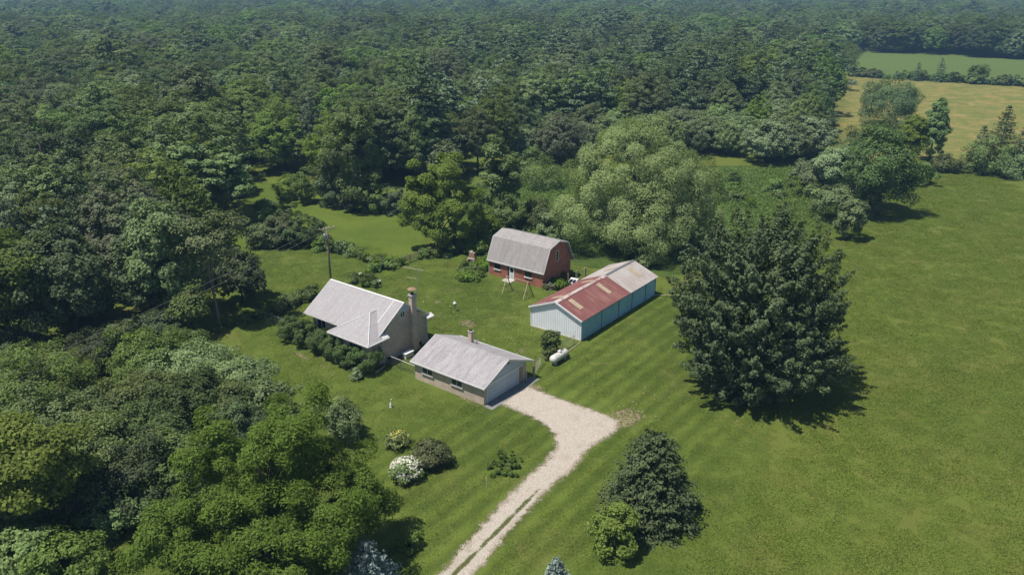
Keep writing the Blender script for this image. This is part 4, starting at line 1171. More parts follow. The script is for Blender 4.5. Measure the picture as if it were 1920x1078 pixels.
put(gm, gp(948, 875), 0, 1, 'low spreading green perennial clump left of the drive bend', 'plant', copy=False)
s = make_shrub('small_shrub', 95, 1.5, .95, 'leaf_olive', n_leaf=1300, L=.2, W=.12)
put(s, gp(768, 1026), 0, 1, 'small olive green shrub at the lower lawn edge beside the walnut', 'shrub', copy=False)

# lower-left thicket: crown-centre pixel, height, radius
def at_crown(u, v, h): return Vector((gp(u, v, h * .5).x, gp(u, v, h * .5).y, 0))
TH = [
 (262, 668, 5.6, 4.4, 'leaf_mid', 'rounded green bush at the lawn corner under the power lines'),
 (366, 690, 5.4, 4.4, 'leaf_grey', 'broad grey green bush next to the corner bush under the wires'),
 (449, 706, 5.0, 3.7, 'leaf_grey', 'grey green bush reaching farthest into the front lawn'),
 (290, 742, 5.6, 4.3, 'leaf_olive', 'olive bush between the two dark thicket bushes'),
 (362, 752, 5.8, 4.0, 'leaf_dark', 'dark bush directly behind the walnut crown'),
 (500, 752, 4.4, 3.2, 'leaf_grey', 'pale bush rising over the top of the walnut tree'),
 (426, 762, 4.6, 3.3, 'leaf_mid', 'mid green bush tucked behind the walnut top'),
 (36, 742, 7.0, 5.2, 'leaf_mid', 'large bush at the left picture edge below the wires'),
 (118, 715, 5.6, 4.2, 'leaf_olive', 'bush where the power lines vanish into leaves'),
 (110, 796, 6.2, 4.8, 'leaf_mid', 'tall green bush second from the left edge'),
 (205, 790, 5.0, 4.2, 'leaf_olive', 'light olive bush in the middle of the left thicket'),
 (182, 858, 6.0, 5.2, 'leaf_olive', 'wide twiggy olive bush in the heart of the left thicket'),
 (250, 890, 5.6, 4.2, 'leaf_dark', 'dark twiggy bush touching the walnut tree on its left'),
 (290, 815, 4.8, 3.9, 'leaf_dark', 'dark bush left of the walnut top'),
 (122, 1042, 3.6, 3.0, 'leaf_mid', 'low bush in the bottom left corner beside the grass gap'),
 (40, 1040, 3.4, 3.0, 'leaf_olive', 'low olive bush in the very bottom left corner'),
 (215, 960, 3.2, 2.4, 'leaf_mid', 'low green bush at the top of the bottom left grass gap'),
 (330, 870, 4.6, 3.4, 'leaf_mid', 'bush filling the gap at the walnut left side'),
 (450, 800, 4.6, 3.0, 'leaf_dark', 'dark bush filling the gap behind the walnut top'),
 (170, 668, 4.6, 3.8, 'leaf_dark', 'dark bush in the shade directly under the power lines'),
 (60, 690, 4.8, 4.0, 'leaf_mid', 'bush under the power lines close to the left edge'),
 (335, 648, 4.0, 3.0, 'leaf_mid', 'small bush below the leaning tree at the lawn edge'),
 (225, 632, 4.0, 3.4, 'leaf_mid', 'bush in the shade left of the corner bush'),
 (12, 648, 5.0, 4.0, 'leaf_dark', 'dark bush at the left edge just above the wires'),
 (296, 612, 4.0, 3.0, 'leaf_dark', 'dark bush at the foot of the fresh green maple'),
 (30, 960, 3.4, 3.0, 'leaf_mid', 'low bush at the foot of the bright edge tree'),
]
for k, (u, v, h, r, mt, lb) in enumerate(TH):
    s = make_shrub('thicket_bush', 120 + k, h, r, mt, stems=12, n_leaf=min(12500, nleaf(h, r, .1, .27, .17, 2.0)), L=.28, W=.17, n_clump=95, cr=.22 * r, lump=.3, inner=.4)
    put(s, at_crown(u, v, h), k, 1, lb, 'bush', 'bushes of the lower left thicket', copy=False)
gy_ = make_shrub('drooping_shrub', 150, 5.6, 2.8, 'leaf_olive', stems=14, n_leaf=7000, L=.3, W=.1, n_clump=46, cr=.6, droop=1.2, lump=.35)
put(gy_, at_crown(642, 775, 5.6), 0, 1, 'feathery drooping grey green shrub behind the walnut on the lawn side', 'shrub', copy=False)
le = make_tree('edge_tree', 151, 10.5, 4.4, 3.0, 'leaf_bright', tr=.2, n_clump=80, cr=1.2, n_leaf=17000, L=.36, W=.24, lump=.3, shape='oval')
put(le, Vector((-39.0, 52.0, 0)), 0, 1, 'bright yellow green tree with dark trunk at the left picture edge', 'tree', copy=False)
for k, (u, v, h, lb, sd) in enumerate([(140, 985, 4.0, 'bare grey twiggy bush in the bottom left thicket', 1), (432, 412, 9.0, 'bare dead tree above the shrubs left of the back lawn', 2),
      (588, 300, 17.5, 'dead grey tree in the woods beyond the back lawn', 3), (1408, 232, 18.5, 'dead purple grey tree among the pines at the upper right', 4),
      (1606, 398, 6.5, 'bare grey twigs above the bushes at the field edge', 5), (500, 250, 17.5, 'dead grey tree leftmost in the woods beyond the back lawn', 6), (700, 262, 16.0, 'dead grey tree in the woods above the lobed tree', 7),
      (250, 330, 17.0, 'dead grey tree standing in the left woods', 8), (1010, 240, 17.0, 'dead grey tree in the woods left of the willow top', 9)]):
    b = make_bare('dead_tree', sd, h, .45 if h > 5 else .6, levels=5, r0=.012 * h + .03, kids=3 if h < 8 else 4)
    put(b, gp(u, v), k, 1, lb, 'dead tree', 'dead trees', copy=False)

# trees and bushes at the field edge, right, and around the back lawn: base pixel, top v, width px
def by_base(name, seed, u, vb, vt, w, mat, label, kind='tree', cat='tree', group=None, L=.42, W=.29, zb=.08, layers=2.6, **kw):
    p = gp(u, vb); h = zat(vt, p.y); dep = p.y * CP + (CH - h * .5) * SP
    r = w * dep / FP * .5 * 0.92
    if kind == 'conifer':
        o = make_conifer(name, seed, h, r, .2, mat, whorls=max(12, int(h * 2.2)), per=10, sprays=max(7, int(2.6 * r)), L=.5, W=.22, droop=.15, taper=.75)
    elif kind == 'shrub':
        o = make_shrub(name, seed, h, r, mat, n_leaf=min(5500, nleaf(h, r, .1, L, W, layers * .8)), L=L, W=W, n_clump=50, cr=.28 * r, lump=.3, inner=.4, **kw)
    else:
        kw.setdefault('shape', 'oval'); kw.setdefault('lump', .28); kw.setdefault('cr', max(.8, .24 * r)); kw.setdefault('n_clump', 110)
        o = make_tree(name, seed, h, r, zb * h, mat, n_leaf=min(19000, nleaf(h, r, zb * h, L, W, layers)), L=L, W=W, bottom=-.85, **kw)
    put(o, p, seed * .7, 1, label, cat, group, copy=False)
    return o
G1 = 'trees at the edge of the right field'
by_base('field_tree', 201, 1645, 402, 228, 150, 'leaf_dark', 'large round green tree at the left edge of the right field', group=G1)
by_base('field_tree', 202, 1668, 236, 152, 122, 'leaf_dark', 'dark rounded tree standing in front of the tan hay field', group=G1, zb=.15)
by_base('field_tree', 203, 1742, 300, 182, 72, 'leaf_mid', 'narrow upright tree with pointed top beside the tan hay field', group=G1, shape='cone', zb=.02, layers=3.5, lump=.18)
by_base('field_tree', 204, 1706, 318, 205, 66, 'leaf_bright', 'light green slim tree between round field tree and spiky tree', group=G1)
by_base('field_tree', 205, 1560, 360, 268, 90, 'leaf_grey', 'grey green bushy tree behind the big maple at the meadow edge', group=G1)
by_base('cedar_tree', 206, 1868, 312, 196, 92, 'needle_spruce', 'tallest dark cedar in the clump at the right picture edge', 'conifer', group=G1)
by_base('cedar_tree', 207, 1830, 318, 232, 62, 'needle_pine', 'left dark cedar in the clump at the right picture edge', 'conifer', group=G1)
by_base('cedar_tree', 208, 1908, 326, 226, 80, 'needle_pine', 'right dark cedar cut by the right picture edge', 'conifer', group=G1)
by_base('field_shrub', 209, 1848, 326, 262, 84, 'leaf_mid', 'light green bush in front of the cedars at the right edge', 'shrub', 'shrub')
by_base('field_shrub', 210, 1900, 330, 280, 90, 'leaf_mid', 'low bush at the foot of the right edge cedar', 'shrub', 'shrub')
for k, (u, vb, vt, w, mt, lb) in enumerate([
   (1592, 448, 372, 70, 'leaf_grey', 'bushy shrub behind the big maple nearest the field edge'), (1560, 412, 348, 90, 'leaf_mid', 'shrub between the maple top and the dead twigs'),
   (1625, 405, 340, 60, 'leaf_mid', 'green shrub at the foot of the round field tree'), (1540, 350, 300, 100, 'leaf_grey', 'grey shrub at the far corner of the meadow'),
   (1505, 345, 312, 70, 'leaf_mid', 'low shrub at the back of the meadow right side'), (1775, 322, 292, 60, 'leaf_olive', 'low shrub at the foot of the spiky field tree'),
   (1698, 268, 222, 70, 'leaf_mid', 'shrub linking the two field trees at the hay field'), (1640, 275, 215, 80, 'leaf_mid', 'leafy bush between the pines and the hay field trees'),
   (1722, 345, 300, 60, 'leaf_mid', 'shrub in the shade right of the round field tree'), (1590, 330, 262, 80, 'leaf_dark', 'dark shrub left of the round field tree')]):
    by_base('edge_shrub', 220 + k, u, vb, vt, w, mt, lb, 'shrub', 'shrub', 'shrubs along the field edge')
G2 = 'shrubs around the back lawn'
for k, (u, vb, vt, w, mt, lb) in enumerate([
   (493, 462, 420, 70, 'leaf_mid', 'green shrub at the left end of the back lawn hedge'), (530, 460, 402, 62, 'leaf_grey', 'grey shrub second from the left in the back lawn hedge'),
   (572, 461, 405, 66, 'leaf_dark', 'dark shrub beside the utility pole at the back lawn'), (545, 448, 388, 56, 'leaf_dark', 'dark shrub behind the grey one at the back lawn hedge'),
   (505, 420, 372, 60, 'leaf_mid', 'shrub at the upper left edge of the back lawn'), (540, 372, 326, 60, 'leaf_bright', 'light shrub at the far left corner of the back lawn'),
   (580, 380, 318, 64, 'leaf_mid', 'leafy shrub at the far edge of the back lawn'), (625, 388, 330, 60, 'leaf_dark', 'dark shrub in the middle of the far back lawn edge'),
   (668, 395, 345, 56, 'leaf_bronze', 'brownish shrub at the far back lawn edge'), (705, 398, 340, 58, 'leaf_mid', 'green shrub at the far back lawn edge near the lobed tree'),
   (742, 400, 352, 54, 'leaf_dark', 'dark shrub left of the lobed tree trunk'),
   (905, 448, 395, 80, 'leaf_bright', 'bright bush between lobed tree and barn roof'), (952, 432, 372, 66, 'leaf_mid', 'mid green bush rising behind the barn ridge'),
   (1008, 420, 372, 66, 'leaf_olive', 'olive bush behind the barn beside the willow'), (890, 470, 440, 60, 'leaf_weed', 'low weedy bush left of the barn roof'),
   (1030, 455, 395, 60, 'leaf_grey', 'pale bush behind the barn gable under the willow'),
   (880, 520, 509, 60, 'leaf_weed', 'low weedy mound on the lawn left of the barn corner'), (905, 505, 490, 40, 'leaf_weed', 'weedy bush against the left barn wall'),
   (1052, 540, 526, 40, 'leaf_weed', 'low weeds between barn gable and pole shed'), (1004, 350, 290, 90, 'leaf_mid', 'bush at the far side of the brush behind the barn')]):
    by_base('yard_shrub', 240 + k, u, vb, vt, w, mt, lb, 'shrub', 'shrub', G2, L=.34, W=.22)
by_base('ash_tree', 271, 938, 420, 272, 90, 'leaf_mid', 'slender dark green tree between lobed tree and willow', group='trees around the barn', zb=.15)
by_base('ash_tree', 272, 662, 392, 205, 120, 'leaf_mid', 'tall light green tree beyond the middle of the back lawn', group='trees around the barn', zb=.1)
by_base('maple_tree', 273, 320, 600, 372, 165, 'leaf_mid', 'large fresh green maple at the front of the left woods', group='front trees of the left woods', zb=.2)
by_base('maple_tree', 274, 150, 640, 400, 190, 'leaf_dark', 'large dark maple at the front of the left woods', group='front trees of the left woods', zb=.12)
by_base('maple_tree', 275, 30, 660, 420, 190, 'leaf_mid', 'large maple at the left picture edge above the wires', group='front trees of the left woods', zb=.12)
by_base('maple_tree', 276, 455, 566, 470, 100, 'leaf_dark', 'dark leafy tree shading the lawn left of the farmhouse', group='front trees of the left woods', zb=.1)
by_base('leaning_tree', 277, 368, 628, 540, 80, 'leaf_mid', 'small leaning tree below the tall bare trunked tree', group='front trees of the left woods', zb=.45)
by_base('cedar_tree', 278, 1760, 154, 108, 34, 'needle_pine', 'pointed dark cedar standing tallest in the far hedgerow', 'conifer', group='far hedgerow')
by_base('cedar_tree', 279, 1718, 152, 116, 28, 'needle_pine', 'small pointed cedar left of the tallest hedgerow cedar', 'conifer', group='far hedgerow')
by_base('hedgerow_tree', 280, 1830, 157, 120, 40, 'leaf_mid', 'small leafy tree right of the tallest hedgerow cedar', group='far hedgerow', zb=.05)
by_base('hedgerow_tree', 281, 1578, 132, 84, 80, 'leaf_olive', 'spreading tree at the left end of the far hedgerow', group='far hedgerow', zb=.1)
sh0 = [make_shrub('hedgerow_shrub', 290 + k, 3.2, 2.6, ('leaf_mid', 'leaf_dark', 'leaf_olive')[k], n_leaf=1800, L=.55, W=.36, n_clump=26, cr=.8, lump=.35) for k in range(3)]
rr = random.Random(12)
for k in range(30):
    t = k / 29; u = 1596 + 345 * t + rr.uniform(-4, 4); v = 143 + 20.5 * t + rr.uniform(-1, 1.2)
    put(sh0[k % 3], gp(u, v), rr.uniform(0, 6), rr.uniform(.6, 1.35), 'shrub in the far hedgerow between hay field and crop field', 'shrub', 'far hedgerow shrubs', copy=k >= 3)

# weedy fence rows: runs of small clumps
wc = [make_shrub('weed_clump', 310 + k, 1.3, .95, ('leaf_weed', 'leaf_mid', 'leaf_olive')[k], n_leaf=700, L=.26, W=.13, n_clump=16, cr=.4, lump=.4, stems=4) for k in range(3)]
wi = 0
def weed_row(p, q, n, smin, smax, label, grp, jit=.5):
    global wi
    for k in range(n):
        t = (k + .5) / n
        c = Vector(p).lerp(Vector(q), t) + Vector((rr.gauss(0, jit), rr.gauss(0, jit), 0))
        put(wc[wi % 3], c, rr.uniform(0, 6), rr.uniform(smin, smax), label, 'weeds', grp, copy=wi >= 3); wi += 1
weed_row(gp(592, 462), gp(672, 478), 12, .9, 1.7, 'weed clump in the fence row right of the utility pole', 'weeds right of the pole')
weed_row(gp(672, 484), gp(722, 503), 9, .7, 1.2, 'weed clump in the fence row crossing behind the farmhouse', 'weeds behind the house')
weed_row(gp(700, 508), gp(746, 498), 8, .8, 1.4, 'weed clump just left of the dark rail fence panel', 'weeds left of rail fence')
weed_row(gp(790, 484), gp(830, 474), 8, .8, 1.3, 'weed clump right of the dark rail fence panel', 'weeds right of rail fence')
weed_row(gp(505, 588), gp(590, 556), 16, .8, 1.3, 'weed clump in the low row left of the farmhouse roof', 'weeds left of the house')
weed_row(gp(672, 536), gp(702, 531), 6, .8, 1.4, 'weed clump around the plank benches behind the farmhouse', 'weeds at the benches')
weed_row(gp(900, 490), gp(870, 520), 10, .6, 1.2, 'weed clump in the mound left of the brick barn', 'weeds left of the barn', 1.2)
weed_row(gp(1022, 545), gp(1075, 512), 10, .4, .9, 'weed clump along the barn gable wall', 'weeds at the barn gable')
weed_row(gp(840, 482), gp(915, 440), 18, .8, 1.6, 'weed clump on the overgrown slope between lobed tree and barn', 'weeds behind the fireplace', 1.8)
weed_row(gp(1365, 372), gp(1535, 352), 22, 1.0, 2.2, 'scrubby sapling in the rough meadow right of the willow', 'meadow saplings', 4.5)
weed_row(gp(400, 622), gp(480, 596), 10, .5, 1.0, 'weed clump under the tall bare trunked tree', 'weeds under the tall tree', .8)

# tall meadow plants and rough grass: nobody could count these
def inpoly(P, poly):
    inside = np.zeros(len(P), bool); Q = [(p[0], p[1]) for p in poly]
    for i in range(len(Q)):
        a, b = Q[i], Q[(i + 1) % len(Q)]
        c = ((a[1] > P[:, 1]) != (b[1] > P[:, 1]))
        inside ^= c & (P[:, 0] < (b[0]-a[0]) * (P[:, 1]-a[1]) / (b[1]-a[1] + 1e-12) + a[0])
    return inside
def tufts(name, poly, n, hmin, hmax, per, L, W, mat, label, seed, clumpy=.0):
    rng = np.random.default_rng(seed)
    A = np.array([(p[0], p[1]) for p in poly]); lo, hi = A.min(0), A.max(0)
    P = rng.uniform(lo, hi, (n * 4, 2)); P = P[inpoly(P, poly)]
    if clumpy:
        k = rng.normal(size=(5, 2)) * .35; ph = rng.uniform(0, 6.28, 5)
        P = P[np.sum(np.cos(P @ k.T + ph), 1) + rng.normal(0, 1, len(P)) > clumpy]
    P = P[:n]; n = len(P)
    hh = rng.uniform(hmin, hmax, n)
    B = np.repeat(P, per, 0) + rng.normal(0, .22 * (hmax + .2), (n * per, 2))
    z = np.repeat(hh, per) * rng.uniform(.15, 1, n * per)
    Nn = unit(rng.normal(size=(n * per, 3)) * .8 + np.array([0, 0, .6]))
    q = leaf_quads(rng, np.column_stack([B, z]), Nn, L, W, rng.normal(size=(n * per, 3)) * .6 + np.array([0, 0, .7]))
    q[:, :, 2] = np.maximum(q[:, :, 2], .02)
    o = link(name, quads_mesh(name, q, mat))
    tag(o, label, 'plants', kind='stuff')
    return o
tufts('meadow_plants', pxpoly([(880, 470), (880, 352), (1030, 325), (1345, 318), (1600, 318), (1625, 390), (1560, 420), (1300, 500), (1100, 480)]), 5200, .3, 1.5, 10, .40, .2, 'leaf_weed',
      'tall rough meadow plants behind the barn and the big maple', 401, .0)

rngc = np.random.default_rng(31)
Pc = []
for c_, sd_c, n_ in ((gp(880, 605), 3.2, 60), (gp(975, 660), 2.2, 30), (gp(830, 565), 2.5, 26), (gp(940, 575), 5.5, 36), (gp(1010, 620), 4.5, 30), (gp(1180, 770), 2.2, 30), (gp(580, 685), 2.5, 14), (gp(1180, 700), 6, 14)):
    Pc.append(np.column_stack([c_.x + rngc.normal(0, sd_c, n_), c_.y + rngc.normal(0, sd_c, n_), np.full(n_, .05)]))
Pc = np.concatenate(Pc)
inb = np.zeros(len(Pc), bool)
qa = Pc[:, 0] * AX[0] + Pc[:, 1] * AX[1]; qb = Pc[:, 0] * BX[0] + Pc[:, 1] * BX[1]
for a0, a1, b0, b1 in ((54, 66, -77, -61.5), (55.5, 65.5, -58, -45.5), (75.8, 97, -56, -46.8), (87, 97, -73, -61)):
    inb |= (qa > a0) & (qa < a1) & (qb > b0) & (qb < b1)
Pc = Pc[~inb]
o = link('grass_clippings', quads_mesh('grass_clippings', leaf_quads(rngc, Pc, unit(np.array([0, 0, 1.0]) + .12 * rngc.normal(size=(len(Pc), 3))), (.20), .11, fold=.02), 'dry_clipping'))
tag(o, 'pale dry clippings scattered over the mown yard', 'clippings', kind='stuff')

# ------------------------------------------------------------------ the woods
WOOD = pxpoly([(-420, 760), (-60, 700), (110, 668), (270, 628), (375, 582), (398, 520), (395, 480), (400, 440), (418, 395), (450, 342), (560, 346), (640, 362), (760, 372),
               (860, 340), (1000, 308), (1180, 300), (1345, 306), (1480, 308), (1520, 306), (1545, 286), (1540, 245), (1548, 205), (1545, 165), (1525, 128), (1505, 97),
               (1700, 100), (1920, 114), (2500, 145)])
far_r = [Vector((1900, 2300, 0)), Vector((-1900, 2300, 0)), Vector((-900, 600, 0))]
WOOD = WOOD + far_r
rngf = np.random.default_rng(2024)
def grid_pts(y0, y1, sp, umin, umax):
    ys = np.arange(y0, y1, sp)
    out = []
    for i, y in enumerate(ys):
        dep = y * CP + CH * SP
        x0, x1 = (umin - 960) * dep / FP, (umax - 960) * dep / FP
        xs = np.arange(math.floor(x0 / sp) * sp + (sp / 2 if i % 2 else 0), x1, sp)
        out.append(np.column_stack([xs, np.full(len(xs), y)]))
    P = np.concatenate(out)
    return P + rngf.uniform(-.36, .36, P.shape) * sp
def lowfreq(P, sc, seed):
    r = np.random.default_rng(seed); k = r.normal(size=(7, 2)) * sc; ph = r.uniform(0, 6.28, 7)
    return np.sum(np.cos(P @ k.T + ph), 1) / 3.2
PN = grid_pts(70, 280, 9.4, -330, 2250); PF = grid_pts(280, 850, 12.6, -200, 2120); PX = grid_pts(850, 2280, 17.0, -150, 2070)
S = np.concatenate([np.full(len(PN), 1.24), np.full(len(PF), 1.64), np.full(len(PX), 2.1)])
P = np.concatenate([PN, PF, PX])
ok = inpoly(P, WOOD)
gap = pxpoly([(-60, 172), (70, 160), (75, 182), (-60, 200)])
ok &= ~inpoly(P, gap)
taken = [(o.location.x, o.location.y) for o in COL.objects if o.parent is None and o.get('category') in ('tree', 'dead tree')]
for tx, ty in taken:
    ok &= np.hypot(P[:, 0] - tx, P[:, 1] - ty) > 4.2
P, S = P[ok], S[ok]
S = S * (1 + .16 * lowfreq(P, .035, 1)) * (.74 + .85 * rngf.uniform(0, 1, len(P)) ** 2.0) * np.clip(.86 + (P[:, 1] - 110) / 900, .86, 1.0)
U = np.array([proj(x, y, 12)[0] for x, y in P]); V = np.array([proj(x, y, 12)[1] for x, y in P])
pine_p = np.clip(.04 + .36 * ((U > 760) & (U < 1620) & (P[:, 1] < 420)) + .18 * lowfreq(P, .02, 3), 0, .8)
PROT = []
def proto(o, species): PROT.append((o, species)); return o
BR = dict(n_clump=380, L=.30, W=.20, bottom=-.85, limbs=7, inner=.5, shell=.6, jit=.85)
def rl(seed, h, r, zb, n):
    g = random.Random(seed); out = [(g.uniform(-.6, .6), g.uniform(-.6, .6), h, r * g.uniform(.74, .86), zb + (h - zb) * .05)]
    a0 = g.uniform(0, 6.28)
    for k in range(n):
        a = a0 + 6.283 * k / n + g.uniform(-.4, .4); d = r * g.uniform(.32, .5)
        out.append((d * math.cos(a), d * math.sin(a), zb + (h - zb) * g.uniform(.6, .95), r * g.uniform(.5, .66), zb + (h - zb) * g.uniform(0, .1)))
    return out
def forest_tree(name, seed, h, r, zb, mat, cr, lobes, shape='oval', nl=22000, **kw):
    return make_tree(name, seed, h, r, zb, mat, cr=cr * .66, n_leaf=nl, lump=.16, shape=shape, lobes=rl(seed, h, r, zb, lobes) if lobes else None, **{**BR, **kw})
proto(forest_tree('maple_tree', 501, 15.5, 5.6, 1.6, 'leaf_dark', 1.0, 3, 'round'), 'broad')
proto(forest_tree('oak_tree', 502, 16.5, 6.0, 1.8, 'leaf_mid', 1.05, 3, 'dome'), 'broad')
proto(forest_tree('ash_tree', 503, 15.0, 5.2, 1.5, 'leaf_olive', .95, 0, 'dome'), 'broad')
proto(forest_tree('poplar_tree', 504, 17.0, 4.8, 2.0, 'leaf_grey', .95, 2), 'broad')
proto(forest_tree('cherry_tree', 505, 13.0, 5.2, 1.0, 'leaf_bright', 1.0, 2, 'dome'), 'broad')
proto(forest_tree('hickory_tree', 506, 16.0, 5.8, 2.0, 'leaf_mid', .9, 3, 'dome', spray=.5), 'broad')
proto(forest_tree('elm_tree', 507, 15.5, 6.2, 1.6, 'leaf_dark', 1.15, 3, 'vase'), 'broad')
proto(forest_tree('beech_tree', 509, 16.0, 6.0, 1.4, 'leaf_mid', .85, 0, 'round'), 'broad')
proto(forest_tree('linden_tree', 510, 14.5, 5.4, 1.2, 'leaf_grey', .9, 0, 'round'), 'broad')
proto(forest_tree('walnut_tree', 514, 15.0, 6.2, 2.0, 'leaf_olive', .8, 4, 'dome', 22000), 'broad')
proto(forest_tree('thicket_tree', 508, 9.5, 4.6, .4, 'leaf_grey', .95, 4, 'dome', 15000), 'low')
proto(make_pine('pine_tree', 511, 16.5, 4.7, 1.5, 'needle_pine', n_leaf=9500, tiers=10), 'pine')
proto(make_pine('pine_tree', 512, 14.5, 4.4, 1.0, 'needle_pine', n_leaf=9000, tiers=9), 'pine')
proto(make_pine('pine_tree', 513, 18.5, 4.8, 3.0, 'needle_pine', n_leaf=9500, tiers=11), 'pine')
nb = 10
kind = rngf.integers(0, nb, len(P))
patch = lowfreq(P, .05, 9)
kind = np.where(rngf.uniform(size=len(P)) < .35, ((patch * 3 + 10).astype(int)) % nb, kind)
front = (((P[:, 1] < 178) & (U > 480)) | ((P[:, 1] < 228) & (U > 960))) & (rngf.uniform(size=len(P)) < .6)
kind = np.where(front, 10, kind)
ispine = (rngf.uniform(size=len(P)) < pine_p) & ~front
kind = np.where(ispine, 11 + rngf.integers(0, 3, len(P)), kind)
rot = rngf.uniform(0, 6.28, len(P))
inview = (U > -40) & (U < 1960)
order = np.lexsort((P[:, 1], ~inview))
indiv = order[:330]
names = {0: 'dark rounded maple', 1: 'green oak', 2: 'olive green ash', 3: 'grey green poplar', 4: 'light green cherry', 5: 'spiky crowned hickory', 6: 'dark spreading elm', 7: 'smooth round beech', 8: 'pale rounded linden', 9: 'loose olive walnut', 10: 'low grey green tree', 11: 'dense dark pine', 12: 'short dark pine', 13: 'tall dark pine'}
used = set()
for i in indiv:
    k = int(kind[i]); o = PROT[k][0]
    u_, y_ = U[i], P[i, 1]
    spot = [(110, 'left woods at the picture edge'), (260, 'left woods above the power lines'), (400, 'left woods behind the bare trunk'), (520, 'woods left of the back lawn'),
            (640, 'woods beyond the left half of the back lawn'), (760, 'woods beyond the right half of the back lawn'), (900, 'woods behind the lobed tree'), (1030, 'woods behind the brick barn'),
            (1200, 'woods behind the willow left half'), (1350, 'woods behind the willow right half'), (1460, 'woods beyond the meadow'), (2000, 'woods beside the hay field')]
    spot = [t for lim, t in spot if u_ < lim][0]
    d0 = P[indiv[np.abs(U[indiv] - u_) < 60], 1].min()
    rank = 'front' if y_ < d0 + 11 else ('second rank' if y_ < d0 + 28 else ('third rank' if y_ < d0 + 48 else 'deep'))
    lbl = rank + ' ' + names[k] + ' in the ' + spot
    reg = 'woods'
    put(o, Vector((P[i, 0], P[i, 1], 0)), float(rot[i]), float(S[i]), lbl, 'tree', 'trees of the ' + spot, copy=k in used,
        sz=float(S[i] ** .4 * rngf.uniform(.9, 1.1)))
    used.add(k)
for k, (o, _) in enumerate(PROT):
    if k not in used:
        i = order[330 + k]
        put(o, Vector((P[i, 0], P[i, 1], 0)), 0, 1, names[k] + ' standing in the far woods', 'tree', copy=False)
rest = np.setdiff1d(np.arange(len(P)), indiv)
me = bpy.data.meshes.new('forest')
me.vertices.add(len(rest))
co = np.column_stack([P[rest], np.zeros(len(rest))])
me.vertices.foreach_set('co', co.astype(np.float32).ravel())
for nm, typ, arr in (('rot', 'FLOAT', rot[rest].astype(np.float32)), ('scl', 'FLOAT', S[rest].astype(np.float32)), ('knd', 'INT', kind[rest].astype(np.int32))):
    a = me.attributes.new(nm, typ, 'POINT'); a.data.foreach_set('value', arr)
fo = link('forest', me)
tag(fo, 'deep mixed woods stretching away to the horizon behind the farm', 'forest', kind='stuff')
ng = bpy.data.node_groups.new('forest_nodes', 'GeometryNodeTree')
ng.interface.new_socket('Geometry', in_out='INPUT', socket_type='NodeSocketGeometry')
ng.interface.new_socket('Geometry', in_out='OUTPUT', socket_type='NodeSocketGeometry')
gi = ng.nodes.new('NodeGroupInput'); go = ng.nodes.new('NodeGroupOutput'); jn = ng.nodes.new('GeometryNodeJoinGeometry')
def named(nm, typ):
    n = ng.nodes.new('GeometryNodeInputNamedAttribute'); n.data_type = typ; n.inputs[0].default_value = nm
    return n.outputs[0]
cmb = ng.nodes.new('ShaderNodeCombineXYZ'); ng.links.new(named('rot', 'FLOAT'), cmb.inputs[2])
scv = ng.nodes.new('ShaderNodeCombineXYZ'); sca = named('scl', 'FLOAT')
ng.links.new(sca, scv.inputs[0]); ng.links.new(sca, scv.inputs[1])
pw = ng.nodes.new('ShaderNodeMath'); pw.operation = 'POWER'; pw.inputs[1].default_value = .38
ng.links.new(sca, pw.inputs[0]); ng.links.new(pw.outputs[0], scv.inputs[2])
for k, (o, _) in enumerate(PROT):
    cr = [c for c in o.children if c.name.startswith('crown')][0]
    oi = ng.nodes.new('GeometryNodeObjectInfo'); oi.transform_space = 'ORIGINAL'; oi.inputs['Object'].default_value = cr
    cmp_ = ng.nodes.new('FunctionNodeCompare'); cmp_.data_type = 'INT'; cmp_.operation = 'EQUAL'
    ia = [s for s in cmp_.inputs if s.type == 'INT']
    ng.links.new(named('knd', 'INT'), ia[0]); ia[1].default_value = k
    ip = ng.nodes.new('GeometryNodeInstanceOnPoints')
    ng.links.new(gi.outputs[0], ip.inputs['Points']); ng.links.new(cmp_.outputs[0], ip.inputs['Selection'])
    ng.links.new(oi.outputs['Geometry'], ip.inputs['Instance']); ng.links.new(cmb.outputs[0], ip.inputs['Rotation'])
    ng.links.new(scv.outputs[0], ip.inputs['Scale'])
    ng.links.new(ip.outputs[0], jn.inputs[0])
ng.links.new(jn.outputs[0], go.inputs[0])
fo.modifiers.new('scatter', 'NODES').node_group = ng

